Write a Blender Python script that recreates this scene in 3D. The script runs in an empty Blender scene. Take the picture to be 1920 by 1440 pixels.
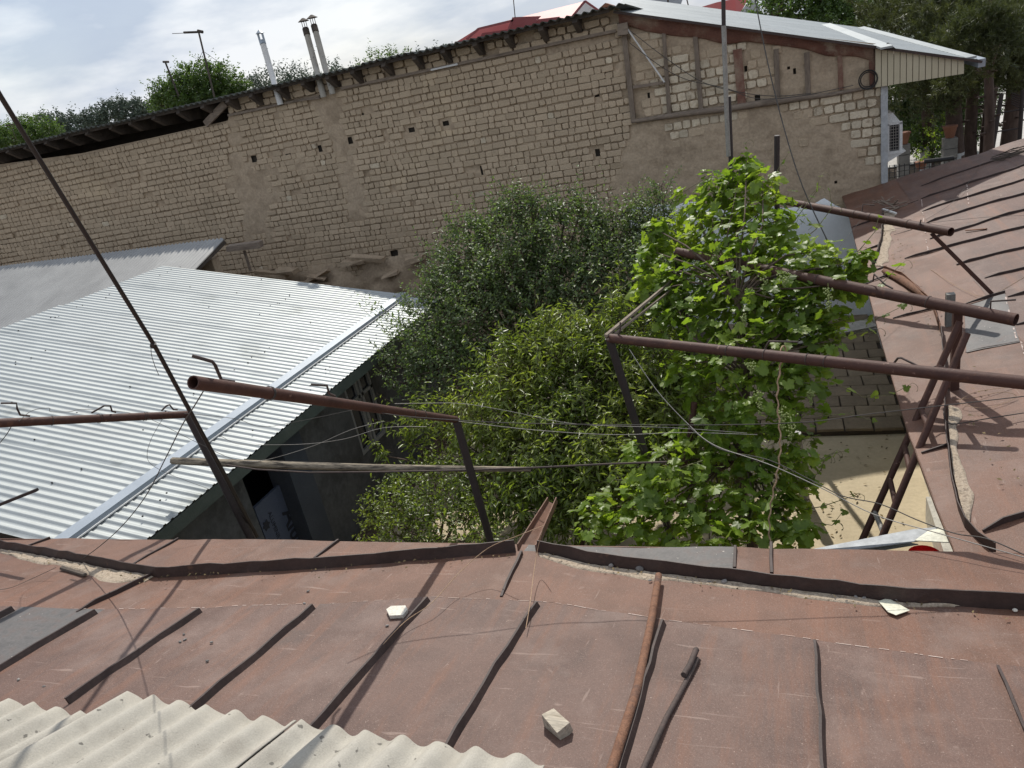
import bpy, bmesh, math, random
import numpy as np
from mathutils import Vector, Matrix
random.seed(7)
RNG = np.random.default_rng(11)
scene = bpy.context.scene
COL = scene.collection
GZ = -5.2          # courtyard ground; the camera is at the origin, 5.2 m above it

# ------------------------------------------------------------------ camera
F = 1390.0
RM = np.array([[0.93398802, -0.04848922, -0.35399883],
               [0.30370341, -0.41419714, 0.85802387],
               [-0.18823021, -0.90889467, -0.37212882]])   # world = RM @ (right, down, forward)
cam = bpy.data.cameras.new('camera')
cam.sensor_width = 36.0
cam.lens = 36.0 * F / 1920.0
cam.clip_start = 0.05
cam.clip_end = 2000
cam_o = bpy.data.objects.new('camera', cam)
COL.objects.link(cam_o)
m = Matrix(((RM[0][0], -RM[0][1], -RM[0][2]), (RM[1][0], -RM[1][1], -RM[1][2]), (RM[2][0], -RM[2][1], -RM[2][2])))
cam_o.matrix_world = m.to_4x4()
scene.camera = cam_o

# ------------------------------------------------------------------ world, sun, exposure
LIGHT = Vector((0.3000, -1.0000, -1.0)).normalized()        # direction sunlight travels
world = bpy.data.worlds.new('World')
scene.world = world
world.use_nodes = True
wn, wl = world.node_tree.nodes, world.node_tree.links
wn.clear()
w_out = wn.new('ShaderNodeOutputWorld')
w_bg = wn.new('ShaderNodeBackground')
w_bg.inputs['Strength'].default_value = 0.115
w_sky = wn.new('ShaderNodeTexSky')
w_sky.sky_type = 'NISHITA'
w_sky.sun_disc = False
w_sky.sun_elevation = math.radians(43.8)
w_sky.sun_rotation = math.radians(-16.5)
w_sky.air_density = 1.2
w_sky.dust_density = 1.5
w_tc = wn.new('ShaderNodeTexCoord')
w_map = wn.new('ShaderNodeMapping')
w_map.inputs['Scale'].default_value = (1.0, 1.0, 3.2)
w_map.inputs['Location'].default_value = (3.1, 0.4, 0.0)
w_n = wn.new('ShaderNodeTexNoise')
w_n.inputs['Scale'].default_value = 2.6
w_n.inputs['Detail'].default_value = 7
w_n.inputs['Roughness'].default_value = 0.55
w_n.inputs['Distortion'].default_value = 0.25
w_r = wn.new('ShaderNodeValToRGB')
w_r.color_ramp.elements[0].position = 0.36
w_r.color_ramp.elements[0].color = (0.70, 0.70, 0.70, 1)
w_r.color_ramp.elements[1].position = 0.66
w_r.color_ramp.elements[1].color = (0.97, 0.97, 0.97, 1)
w_n2 = wn.new('ShaderNodeTexNoise')
w_n2.inputs['Scale'].default_value = 5.0
w_n2.inputs['Detail'].default_value = 8
w_r2 = wn.new('ShaderNodeValToRGB')
w_r2.color_ramp.elements[0].position = 0.42
w_r2.color_ramp.elements[0].color = (3.7, 4.3, 5.4, 1)
w_r2.color_ramp.elements[1].position = 0.60
w_r2.color_ramp.elements[1].color = (6.9, 7.1, 7.5, 1)
w_mix = wn.new('ShaderNodeMixRGB')
wl.new(w_tc.outputs['Generated'], w_map.inputs['Vector'])
wl.new(w_map.outputs[0], w_n.inputs['Vector'])
wl.new(w_map.outputs[0], w_n2.inputs['Vector'])
wl.new(w_n.outputs['Fac'], w_r.inputs[0])
wl.new(w_n2.outputs['Fac'], w_r2.inputs[0])
wl.new(w_r.outputs[0], w_mix.inputs[0])
wl.new(w_sky.outputs[0], w_mix.inputs[1])
wl.new(w_r2.outputs[0], w_mix.inputs[2])
wl.new(w_mix.outputs[0], w_bg.inputs[0])
wl.new(w_bg.outputs[0], w_out.inputs[0])

sun = bpy.data.lights.new('sun', 'SUN')
sun.energy = 3.6
sun.angle = math.radians(0.6)
sun.color = (1.0, 0.95, 0.87)
sun_o = bpy.data.objects.new('sun', sun)
COL.objects.link(sun_o)
sun_o.rotation_euler = LIGHT.to_track_quat('-Z', 'Y').to_euler()
scene.view_settings.view_transform = 'Standard'
scene.view_settings.look = 'None'
scene.view_settings.gamma = 1
scene.view_settings.use_curve_mapping = False
scene.view_settings.exposure = 0.18
scene.render.engine = 'CYCLES'
scene.render.resolution_x = 1024
scene.render.resolution_y = 768

# ------------------------------------------------------------------ surveying: where a sight line meets a real plane
def ray(px, py):
    return RM @ np.array([px - 960.0, py - 720.0, F])
def onX(px, py, x):
    r = ray(px, py); return Vector(r * (x / r[0]))
def onY(px, py, y):
    r = ray(px, py); return Vector(r * (y / r[1]))
def onZ(px, py, z):
    r = ray(px, py); return Vector(r * (z / r[2]))
def onP(px, py, n, d):
    r = ray(px, py); return Vector(r * (d / float(np.dot(n, r))))
def roofA(px, py, h=0.0):          # our roof  z = -2 - 0.2 y
    return onP(px, py, (0, 0.2, 1), -2.0 + h)
def roofB(px, py, h=0.0):          # wing roof z = -3.1 + 0.2 x
    return onP(px, py, (-0.2, 0, 1), -3.1 + h)
def zA(y): return -2.0 - 0.2 * y
def zB(x): return -3.1 + 0.2 * x
WY = 14.2                          # plane of the mud brick wall

# ------------------------------------------------------------------ object helpers
def put(o, parent=None, label=None, cat=None, group=None, kind=None):
    COL.objects.link(o)
    if parent is not None:
        o.parent = parent
        o.matrix_parent_inverse = Matrix.Translation(-Vector(parent_world(parent)))
    if label: o['label'] = label
    if cat: o['category'] = cat
    if group: o['group'] = group
    if kind: o['kind'] = kind
    return o
def parent_world(o):
    v = Vector((0, 0, 0))
    if o.parent is None: return Vector(o.location)
    return v if o.type == 'MESH' else Vector(o.location)
def thing(name, label, cat, loc=(0, 0, 0), group=None):
    o = bpy.data.objects.new(name, None)
    o.empty_display_size = 0.1
    o.location = loc
    COL.objects.link(o)
    o['label'] = label; o['category'] = cat
    if group: o['group'] = group
    return o
def kid(name, me, parent, label=None, kind=None, loc=None):
    o = bpy.data.objects.new(name, me)
    COL.objects.link(o)
    o.parent = parent
    if parent.type == 'EMPTY':
        o.matrix_parent_inverse = Matrix.Translation(-Vector(parent.location))
    if loc is not None: o.location = loc
    if label: o['label'] = label
    if kind: o['kind'] = kind
    return o

def fastmesh(name, V, Fc, mat, smooth=False):
    V = np.asarray(V, dtype=np.float32); Fc = np.asarray(Fc, dtype=np.int32)
    me = bpy.data.meshes.new(name)
    n, k = Fc.shape
    me.vertices.add(len(V)); me.vertices.foreach_set('co', V.ravel())
    me.loops.add(n * k); me.loops.foreach_set('vertex_index', Fc.ravel())
    me.polygons.add(n)
    me.polygons.foreach_set('loop_start', np.arange(0, n * k, k, dtype=np.int32))
    me.polygons.foreach_set('loop_total', np.full(n, k, dtype=np.int32))
    if smooth: me.polygons.foreach_set('use_smooth', np.ones(n, dtype=bool))
    me.materials.append(mat)
    me.update(calc_edges=True)
    me.validate()
    return me

class MB:
    def __init__(s): s.v = []; s.f = []; s.sm = []
    def add(s, vs, fs, smooth=False):
        b = len(s.v)
        s.v += [tuple(p) for p in vs]
        s.f += [tuple(i + b for i in f) for f in fs]
        s.sm += [smooth] * len(fs)
        return s
    def box(s, c, size, rot=None, bev=0.0, jit=0.0):
        hx, hy, hz = size[0] / 2, size[1] / 2, size[2] / 2
        vs = []
        for x, y, z in ((-1,-1,-1),(1,-1,-1),(1,1,-1),(-1,1,-1),(-1,-1,1),(1,-1,1),(1,1,1),(-1,1,1)):
            p = Vector((x * hx + random.uniform(-jit, jit), y * hy + random.uniform(-jit, jit), z * hz + random.uniform(-jit, jit)))
            if rot is not None: p = rot @ p
            vs.append(p + Vector(c))
        return s.add(vs, [(0,3,2,1),(4,5,6,7),(0,1,5,4),(1,2,6,5),(2,3,7,6),(3,0,4,7)])
    def bar(s, a, b, w, h, up=Vector((0, 0, 1)), jit=0.0):      # box beam from a to b
        a = Vector(a); b = Vector(b); t = (b - a).normalized()
        sd = t.cross(up)
        if sd.length < 1e-4: sd = t.cross(Vector((1, 0, 0)))
        sd.normalize(); u = sd.cross(t).normalized()
        vs = []
        for p in (a, b):
            for x, y in ((-1,-1),(1,-1),(1,1),(-1,1)):
                vs.append(p + sd * (x * w / 2 + random.uniform(-jit, jit)) + u * (y * h / 2 + random.uniform(-jit, jit)))
        return s.add(vs, [(3,2,1,0),(4,5,6,7),(0,1,5,4),(1,2,6,5),(2,3,7,6),(3,0,4,7)])
    def tube(s, pts, r, n=8, cap=True):
        pts = [Vector(p) for p in pts]
        if not isinstance(r, (list, tuple)): r = [r] * len(pts)
        t0 = (pts[1] - pts[0]).normalized()
        ref = Vector((0, 0, 1)) if abs(t0.z) < 0.9 else Vector((1, 0, 0))
        sd = t0.cross(ref).normalized()
        vs = []; fs = []
        for i, p in enumerate(pts):
            if i == 0: t = t0
            elif i == len(pts) - 1: t = (pts[i] - pts[i-1]).normalized()
            else: t = (pts[i+1] - pts[i-1]).normalized()
            sd = (sd - t * sd.dot(t)).normalized(); u = t.cross(sd)
            for k in range(n):
                a = 2 * math.pi * k / n
                vs.append(p + (sd * math.cos(a) + u * math.sin(a)) * r[i])
        for i in range(len(pts) - 1):
            for k in range(n):
                fs.append((i*n+k, i*n+(k+1) % n, (i+1)*n+(k+1) % n, (i+1)*n+k))
        s.add(vs, fs, True)
        if cap:
            L = (len(pts) - 1) * n
            s.add(vs[:n], [tuple(range(n))[::-1]]); s.add(vs[L:], [tuple(range(n))])
        return s
    def hollow(s, a, b, r, th=0.006, n=20, sag=0.0, seg=8):      # open pipe with wall thickness
        a = Vector(a); b = Vector(b)
        P = [a.lerp(b, i / seg) + Vector((0, 0, -sag * 4 * (i / seg) * (1 - i / seg))) for i in range(seg + 1)]
        s.tube(P, r, n, cap=False)
        o = len(s.v)
        s.tube(P[::-1], r - th, n, cap=False)
        t = (b - a).normalized()
        for p, sg in ((a, -1), (b, 1)):
            ref = Vector((0, 0, 1)) if abs(t.z) < 0.9 else Vector((1, 0, 0))
            sd = t.cross(ref).normalized(); u = t.cross(sd); vs = []; fs = []
            for k in range(n):
                q = 2 * math.pi * k / n; e = sd * math.cos(q) + u * math.sin(q)
                vs += [p + e * r, p + e * (r - th)]
            for k in range(n):
                f = (2*k, 2*((k+1) % n), 2*((k+1) % n)+1, 2*k+1)
                fs.append(f if sg > 0 else f[::-1])
            s.add(vs, fs)
        return s
    def prism(s, poly, off):          # poly list of Vector, extruded by vector off
        n = len(poly); off = Vector(off)
        vs = [Vector(p) for p in poly] + [Vector(p) + off for p in poly]
        fs = [tuple(range(n))[::-1], tuple(range(n, 2*n))] + [(i, (i+1) % n, n+(i+1) % n, n+i) for i in range(n)]
        return s.add(vs, fs)
    def mesh(s, name, mat):
        me = bpy.data.meshes.new(name)
        me.from_pydata(s.v, [], s.f)
        me.materials.append(mat)
        me.polygons.foreach_set('use_smooth', s.sm)
        me.update()
        return me
    def part(s, name, mat, parent, label=None, kind=None):
        return kid(name, s.mesh(name, mat), parent, label, kind)
    def top(s, name, mat, label=None, cat=None, group=None, kind=None, world=False):
        V = np.array(s.v); 
        c = Vector((0, 0, 0)) if world else Vector(((V[:,0].min()+V[:,0].max())/2, (V[:,1].min()+V[:,1].max())/2, V[:,2].min()))
        if not world: s.v = [tuple(Vector(p) - c) for p in s.v]
        o = bpy.data.objects.new(name, s.mesh(name, mat)); o.location = c
        COL.objects.link(o)
        if label: o['label'] = label
        if cat: o['category'] = cat
        if group: o['group'] = group
        if kind: o['kind'] = kind
        return o

def vnoise(x, y, sc=1.0, seed=0):
    """cheap smooth value noise for numpy arrays, -1..1"""
    x = np.asarray(x) * sc; y = np.asarray(y) * sc
    xi = np.floor(x).astype(int); yi = np.floor(y).astype(int)
    xf = x - xi; yf = y - yi
    u = xf*xf*(3-2*xf); v = yf*yf*(3-2*yf)
    def h(a, b):
        q = np.sin((a * 127.1 + b * 311.7 + seed * 74.7)) * 43758.5453
        return (q - np.floor(q)) * 2 - 1
    return (h(xi, yi)*(1-u)+h(xi+1, yi)*u)*(1-v) + (h(xi, yi+1)*(1-u)+h(xi+1, yi+1)*u)*v

# ------------------------------------------------------------------ materials
def mk(name, cols, scale=4.0, rough=0.8, bump=0.3, bscale=60.0, metal=0.0, rnd=0.0, stretch=(1, 1, 1),
       flecks=None, fscale=90.0, fth=0.72, fine=0.25, trans=0.0, tcol=None, spec=0.5, stain=None, sscale=1.2, sth=0.6, detail=8, distort=0.3, scratch=None, streak=None):
    mt = bpy.data.materials.new(name); mt.use_nodes = True
    n, l = mt.node_tree.nodes, mt.node_tree.links
    b = n['Principled BSDF']; out = n['Material Output']
    tc = n.new('ShaderNodeTexCoord'); mp = n.new('ShaderNodeMapping')
    mp.inputs['Scale'].default_value = stretch
    oi = n.new('ShaderNodeObjectInfo')
    add = n.new('ShaderNodeVectorMath'); add.operation = 'ADD'
    cmb = n.new('ShaderNodeCombineXYZ')
    mul = n.new('ShaderNodeMath'); mul.operation = 'MULTIPLY'; mul.inputs[1].default_value = 37.0 if rnd else 0.0
    l.new(oi.outputs['Random'], mul.inputs[0]); l.new(mul.outputs[0], cmb.inputs[0])
    l.new(tc.outputs['Object'], mp.inputs[0]); l.new(mp.outputs[0], add.inputs[0]); l.new(cmb.outputs[0], add.inputs[1])
    co = add.outputs[0]
    no = n.new('ShaderNodeTexNoise'); no.inputs['Scale'].default_value = scale; no.inputs['Detail'].default_value = detail
    no.inputs['Roughness'].default_value = 0.6; no.inputs['Distortion'].default_value = distort
    l.new(co, no.inputs['Vector'])
    rp = n.new('ShaderNodeValToRGB'); e = rp.color_ramp.elements
    k = len(cols)
    e[0].position = 0.3; e[0].color = (*cols[0], 1)
    e[1].position = 0.7; e[1].color = (*cols[-1], 1)
    for i in range(1, k - 1):
        q = e.new(0.3 + 0.4 * i / (k - 1)); q.color = (*cols[i], 1)
    l.new(no.outputs['Fac'], rp.inputs[0])
    cur = rp.outputs[0]
    nf = n.new('ShaderNodeTexNoise'); nf.inputs['Scale'].default_value = bscale; nf.inputs['Detail'].default_value = 5
    nf.inputs['Roughness'].default_value = 0.65
    l.new(co, nf.inputs['Vector'])
    if fine:
        mr = n.new('ShaderNodeMapRange'); mr.inputs[1].default_value = 0.25; mr.inputs[2].default_value = 0.75
        mr.inputs[3].default_value = 1 - fine; mr.inputs[4].default_value = 1 + fine
        l.new(nf.outputs['Fac'], mr.inputs[0])
        mm = n.new('ShaderNodeMixRGB'); mm.blend_type = 'MULTIPLY'; mm.inputs[0].default_value = 1
        l.new(cur, mm.inputs[1]); l.new(mr.outputs[0], mm.inputs[2]); cur = mm.outputs[0]
    if stain is not None:
        ns = n.new('ShaderNodeTexNoise'); ns.inputs['Scale'].default_value = sscale; ns.inputs['Detail'].default_value = 9
        ns.inputs['Roughness'].default_value = 0.7
        l.new(co, ns.inputs['Vector'])
        mr = n.new('ShaderNodeMapRange'); mr.inputs[1].default_value = sth; mr.inputs[2].default_value = sth + 0.1
        l.new(ns.outputs['Fac'], mr.inputs[0])
        mm = n.new('ShaderNodeMixRGB'); l.new(mr.outputs[0], mm.inputs[0]); l.new(cur, mm.inputs[1]); mm.inputs[2].default_value = (*stain, 1); cur = mm.outputs[0]
    if flecks is not None:
        ns = n.new('ShaderNodeTexNoise'); ns.inputs['Scale'].default_value = fscale; ns.inputs['Detail'].default_value = 2
        l.new(co, ns.inputs['Vector'])
        mr = n.new('ShaderNodeMapRange'); mr.inputs[1].default_value = fth; mr.inputs[2].default_value = fth + 0.03
        l.new(ns.outputs['Fac'], mr.inputs[0])
        mm = n.new('ShaderNodeMixRGB'); l.new(mr.outputs[0], mm.inputs[0]); l.new(cur, mm.inputs[1]); mm.inputs[2].default_value = (*flecks, 1); cur = mm.outputs[0]
    if streak:
        for (stv, th, col2, op) in (((7, .5, 3), .56, streak, .55), ((3, .6, 3), .60, (0.06, 0.045, 0.04), .45), ((1.3, 1.3, 1.3), .57, (0.21, 0.15, 0.125), .5)):
            mp3 = n.new('ShaderNodeMapping'); mp3.inputs['Scale'].default_value = stv; mp3.inputs['Location'].default_value = (op * 9, 2, 0)
            l.new(co, mp3.inputs[0])
            ns = n.new('ShaderNodeTexNoise'); ns.inputs['Scale'].default_value = 1.3; ns.inputs['Detail'].default_value = 10; ns.inputs['Roughness'].default_value = .72
            l.new(mp3.outputs[0], ns.inputs['Vector'])
            mr = n.new('ShaderNodeMapRange'); mr.inputs[1].default_value = th - .05; mr.inputs[2].default_value = th + 0.12; mr.inputs[4].default_value = op
            l.new(ns.outputs['Fac'], mr.inputs[0])
            mm = n.new('ShaderNodeMixRGB'); l.new(mr.outputs[0], mm.inputs[0]); l.new(cur, mm.inputs[1]); mm.inputs[2].default_value = (*col2, 1); cur = mm.outputs[0]
    if scratch:
        for (scv, stv, th, op) in ((3.0, (1, 14, 6), .66, .55), (2.5, (16, 1.5, 6), .68, .45), (240, (1, 1, 1), .58, .45), (2.2, (5, 5, 5), .70, .35)):
            mp2 = n.new('ShaderNodeMapping'); mp2.inputs['Scale'].default_value = stv; mp2.inputs['Rotation'].default_value = (0, 0, .35)
            l.new(co, mp2.inputs[0])
            ns = n.new('ShaderNodeTexNoise'); ns.inputs['Scale'].default_value = scv; ns.inputs['Detail'].default_value = 6; ns.inputs['Distortion'].default_value = .6
            l.new(mp2.outputs[0], ns.inputs['Vector'])
            mr = n.new('ShaderNodeMapRange'); mr.inputs[1].default_value = th; mr.inputs[2].default_value = th + 0.06; mr.inputs[4].default_value = op
            l.new(ns.outputs['Fac'], mr.inputs[0])
            mm = n.new('ShaderNodeMixRGB'); l.new(mr.outputs[0], mm.inputs[0]); l.new(cur, mm.inputs[1]); mm.inputs[2].default_value = (*scratch, 1); cur = mm.outputs[0]
    if rnd:
        ge = n.new('ShaderNodeNewGeometry')
        ad = n.new('ShaderNodeMath'); ad.operation = 'ADD'
        l.new(ge.outputs['Random Per Island'], ad.inputs[0]); l.new(oi.outputs['Random'], ad.inputs[1])
        fr = n.new('ShaderNodeMath'); fr.operation = 'FRACT'; l.new(ad.outputs[0], fr.inputs[0])
        mr = n.new('ShaderNodeMapRange'); mr.inputs[3].default_value = 1 - rnd; mr.inputs[4].default_value = 1 + rnd
        l.new(fr.outputs[0], mr.inputs[0])
        mm = n.new('ShaderNodeMixRGB'); mm.blend_type = 'MULTIPLY'; mm.inputs[0].default_value = 1
        l.new(cur, mm.inputs[1]); l.new(mr.outputs[0], mm.inputs[2]); cur = mm.outputs[0]
    l.new(cur, b.inputs['Base Color'])
    b.inputs['Roughness'].default_value = rough
    b.inputs['Metallic'].default_value = metal
    b.inputs['Specular IOR Level'].default_value = spec
    if bump:
        bp = n.new('ShaderNodeBump'); bp.inputs['Strength'].default_value = bump; bp.inputs['Distance'].default_value = 0.01
        l.new(nf.outputs['Fac'], bp.inputs['Height']); l.new(bp.outputs[0], b.inputs['Normal'])
    if trans:
        tr = n.new('ShaderNodeBsdfTranslucent')
        mm = n.new('ShaderNodeMixRGB'); mm.blend_type = 'MULTIPLY'; mm.inputs[0].default_value = 1
        l.new(cur, mm.inputs[1]); mm.inputs[2].default_value = (*(tcol or (1, 1, 1)), 1)
        l.new(mm.outputs[0], tr.inputs[0])
        ms = n.new('ShaderNodeMixShader'); ms.inputs[0].default_value = trans
        l.new(b.outputs[0], ms.inputs[1]); l.new(tr.outputs[0], ms.inputs[2]); l.new(ms.outputs[0], out.inputs[0])
    return mt

M = {}
def rustpaint(name, base, light, dusty, gray, fth=0.66):
    return mk(name, [base, light, base, dusty], scale=1.6, rough=0.6, bump=0.3, bscale=110, fine=0.22, rnd=0.05,
              flecks=(0.34, 0.25, 0.20), fscale=95, fth=fth, stain=gray, sscale=0.9, sth=0.60, spec=0.35, distort=0.25, scratch=(0.30, 0.215, 0.175), streak=(0.20, 0.085, 0.045))
M['rust'] = rustpaint('brown_roof_paint', (0.098, 0.055, 0.042), (0.132, 0.076, 0.058), (0.158, 0.100, 0.080), (0.083, 0.057, 0.048), 0.72)
M['rust2'] = rustpaint('orange_brown_roof_paint', (0.122, 0.060, 0.038), (0.158, 0.078, 0.050), (0.178, 0.100, 0.070), (0.103, 0.062, 0.047), 0.72)
M['rust_dark'] = mk('dark_brown_paint', [(0.032, 0.018, 0.014), (0.055, 0.03, 0.023)], scale=9, rough=0.6, bump=0.2, bscale=50, stain=(0.13, 0.065, 0.04), sscale=7, sth=0.6)
M['seam'] = mk('seam_paint', [(0.030, 0.018, 0.015), (0.055, 0.032, 0.026)], scale=9, rough=0.65, bump=0.3, bscale=50, stain=(0.05, 0.035, 0.03), sscale=9, sth=0.6)
M['zinc'] = mk('bare_grey_sheet', [(0.065, 0.06, 0.058), (0.095, 0.088, 0.084), (0.10, 0.075, 0.066)], scale=5, rough=0.6, bump=0.1, metal=0.0, flecks=(0.5, 0.45, 0.4), fscale=45, fth=0.72, distort=2.0)
M['metalroof'] = mk('galvanised_sheet', [(0.30, 0.325, 0.325), (0.38, 0.405, 0.40), (0.34, 0.36, 0.355)], scale=1.2, rough=0.5, bump=0.03, metal=0.3, fine=0.05, rnd=0.035, stain=(0.26, 0.28, 0.27), sscale=1.1, sth=0.58, flecks=(0.15, 0.14, 0.13), fscale=30, fth=0.78)
M['metaltrim'] = mk('grey_flashing', [(0.30, 0.34, 0.38), (0.36, 0.40, 0.44)], scale=2, rough=0.4, bump=0.02, metal=0.3, fine=0.05)
M['shedroof'] = mk('dull_corrugated_sheet', [(0.25, 0.25, 0.245), (0.33, 0.33, 0.32)], scale=2, rough=0.55, bump=0.03, metal=0.2, fine=0.08, rnd=0.05)
M['fascia'] = mk('green_grey_fascia', [(0.05, 0.065, 0.055), (0.085, 0.10, 0.085)], scale=4, rough=0.6, bump=0.1)
M['asbestos'] = mk('fibre_cement', [(0.34, 0.315, 0.27), (0.43, 0.405, 0.35), (0.38, 0.355, 0.305)], scale=3, rough=0.95, bump=0.5, bscale=150, fine=0.14, flecks=(0.17, 0.16, 0.14), fscale=22, fth=0.69, spec=0.2, stain=(0.31, 0.29, 0.24), sscale=3, sth=0.6)
M['adobe'] = mk('mud_brick', [(0.40, 0.315, 0.218), (0.48, 0.38, 0.268), (0.43, 0.34, 0.238)], scale=0.5, rough=0.95, bump=0.9, bscale=38, fine=0.2, rnd=0.08, spec=0.1, stain=(0.53, 0.42, 0.285), sscale=0.45, sth=0.6)
M['adobe_pale'] = mk('pale_brick', [(0.47, 0.39, 0.28), (0.58, 0.50, 0.375), (0.40, 0.32, 0.22)], scale=8, rough=0.95, bump=0.6, bscale=38, fine=0.15, rnd=0.16, spec=0.1, stain=(0.31, 0.24, 0.17), sscale=5, sth=0.57)
M['mud'] = mk('mud_plaster', [(0.30, 0.232, 0.162), (0.44, 0.345, 0.245), (0.37, 0.29, 0.205)], scale=2.5, rough=0.98, bump=1.0, bscale=22, fine=0.22, spec=0.1)
M['whitewash'] = mk('blue_grey_whitewash', [(0.74, 0.78, 0.80), (0.80, 0.82, 0.83)], scale=1.5, rough=0.85, bump=0.15, bscale=20, fine=0.05, stain=(0.66, 0.68, 0.68), sscale=1.5, sth=0.62)
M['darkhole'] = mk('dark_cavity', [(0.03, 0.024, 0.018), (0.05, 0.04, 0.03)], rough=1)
M['oldwood'] = mk('old_grey_wood', [(0.13, 0.10, 0.075), (0.24, 0.19, 0.145), (0.17, 0.13, 0.10)], scale=9, rough=0.9, bump=0.7, bscale=45, stretch=(0.25, 1, 1), fine=0.3, rnd=0.12)
M['oldwood_v'] = mk('old_grey_wood_upright', [(0.15, 0.115, 0.085), (0.24, 0.19, 0.145)], scale=9, rough=0.9, bump=0.7, bscale=45, stretch=(1, 1, 0.25), fine=0.3, rnd=0.12)
M['darkwood'] = mk('dark_rafter_wood', [(0.05, 0.04, 0.032), (0.11, 0.085, 0.065)], scale=7, rough=0.9, bump=0.6, bscale=40, fine=0.3, rnd=0.2)
M['beamwood'] = mk('weathered_log', [(0.07, 0.055, 0.04), (0.30, 0.25, 0.18), (0.05, 0.04, 0.03), (0.22, 0.18, 0.13)], scale=22, rough=0.9, bump=0.9, bscale=70, stretch=(0.15, 1, 1), fine=0.4)
M['pipe'] = mk('brown_painted_pipe', [(0.050, 0.023, 0.017), (0.080, 0.037, 0.027), (0.060, 0.028, 0.021)], scale=6, spec=0.3, rough=0.65, stain=(0.13, 0.06, 0.035), sscale=9, sth=0.58, bump=0.25, bscale=60, fine=0.12, flecks=(0.20, 0.12, 0.09), fscale=30, fth=0.71)
M['pipe_dark'] = mk('dark_post_paint', [(0.022, 0.016, 0.015), (0.04, 0.028, 0.025)], scale=6, rough=0.6, bump=0.25, bscale=60)
M['rustpipe'] = mk('rusty_pipe', [(0.12, 0.055, 0.032), (0.21, 0.10, 0.055), (0.10, 0.055, 0.04)], scale=14, rough=0.85, bump=0.6, bscale=90, fine=0.3)
M['rebar'] = mk('rusty_rebar', [(0.05, 0.038, 0.033), (0.09, 0.06, 0.05)], scale=20, rough=0.8, bump=0.4)
M['galv'] = mk('galvanised_tube', [(0.24, 0.23, 0.21), (0.33, 0.31, 0.28)], scale=8, rough=0.5, metal=0.4, bump=0.1)
M['wire'] = mk('dark_wire', [(0.05, 0.045, 0.04), (0.08, 0.07, 0.06)], rough=0.7, bump=0)
M['wire_l'] = mk('pale_wire', [(0.28, 0.26, 0.23), (0.36, 0.34, 0.30)], rough=0.5, bump=0, metal=0.3)
M['rope'] = mk('tan_rope', [(0.34, 0.22, 0.13), (0.45, 0.31, 0.2)], scale=30, rough=0.9, bump=0.3)
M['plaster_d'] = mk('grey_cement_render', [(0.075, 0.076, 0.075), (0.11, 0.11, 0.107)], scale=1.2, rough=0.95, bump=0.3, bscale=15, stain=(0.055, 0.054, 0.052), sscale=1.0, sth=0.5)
M['bluepaint'] = mk('blue_black_panel', [(0.035, 0.042, 0.055), (0.05, 0.058, 0.07)], rough=0.7, bump=0.1)
M['board'] = mk('foil_board', [(0.06, 0.075, 0.11), (0.075, 0.09, 0.13)], rough=0.6, bump=0.05)
M['ink'] = mk('dark_print', [(0.012, 0.014, 0.02), (0.02, 0.022, 0.03)], rough=0.7, bump=0)
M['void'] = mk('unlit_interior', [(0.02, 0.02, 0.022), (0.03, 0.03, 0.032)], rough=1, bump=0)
M['upvc'] = mk('white_window_profile', [(0.20, 0.20, 0.195), (0.27, 0.27, 0.265)], rough=0.5, bump=0.02)
M['white'] = mk('off_white_paint', [(0.62, 0.61, 0.58), (0.72, 0.71, 0.68)], scale=4, rough=0.6, bump=0.05, stain=(0.5, 0.46, 0.4), sscale=2, sth=0.6)
M['cream'] = mk('cream_cladding', [(0.46, 0.40, 0.27), (0.53, 0.47, 0.33)], scale=2, rough=0.6, bump=0.05, fine=0.05, stain=(0.40, 0.34, 0.22), sscale=2, sth=0.62)
M['rustfascia'] = mk('rust_fascia', [(0.12, 0.05, 0.035), (0.17, 0.075, 0.05), (0.28, 0.20, 0.14)], scale=2.2, rough=0.8, bump=0.5, fine=0.3, stain=(0.30, 0.23, 0.165), sscale=2.0, sth=0.56)
M['blackrim'] = mk('black_rubber', [(0.02, 0.02, 0.02), (0.03, 0.03, 0.03)], rough=0.8, bump=0.1)
M['bleached'] = mk('bleached_wood', [(0.22, 0.18, 0.13), (0.48, 0.42, 0.33), (0.36, 0.31, 0.24)], scale=30, rough=0.95, bump=0.9, bscale=90, stretch=(0.2, 1, 1), fine=0.3)
M['dryleaf'] = mk('dry_leaf', [(0.12, 0.08, 0.04), (0.24, 0.18, 0.08)], rough=0.9, bump=0, rnd=0.4)
M['shedshade'] = mk('shaded_trough', [(0.12, 0.12, 0.115), (0.17, 0.17, 0.16)], scale=3, rough=0.8, bump=0.1)  # darker sheet colour that paints shade into the rib troughs
M['pave'] = mk('brick_paving', [(0.21, 0.165, 0.11), (0.29, 0.23, 0.155)], scale=5, rough=0.95, bump=0.5, bscale=25, rnd=0.14, fine=0.15)
M['garden_stone'] = mk('garden_stone', [(0.15, 0.145, 0.13), (0.22, 0.21, 0.19)], scale=6, rough=0.95, bump=0.5)
M['plaster_l'] = mk('pale_grey_plaster', [(0.36, 0.37, 0.37), (0.43, 0.44, 0.44)], scale=2, rough=0.9, bump=0.2, bscale=20, stain=(0.30, 0.28, 0.25), sscale=3, sth=0.6)
M['beige_wall'] = mk('whitewashed_plaster', [(0.50, 0.48, 0.43), (0.60, 0.58, 0.52)], scale=3, rough=0.9, bump=0.3, bscale=20, stain=(0.4, 0.36, 0.3), sscale=2.5, sth=0.6)
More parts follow.
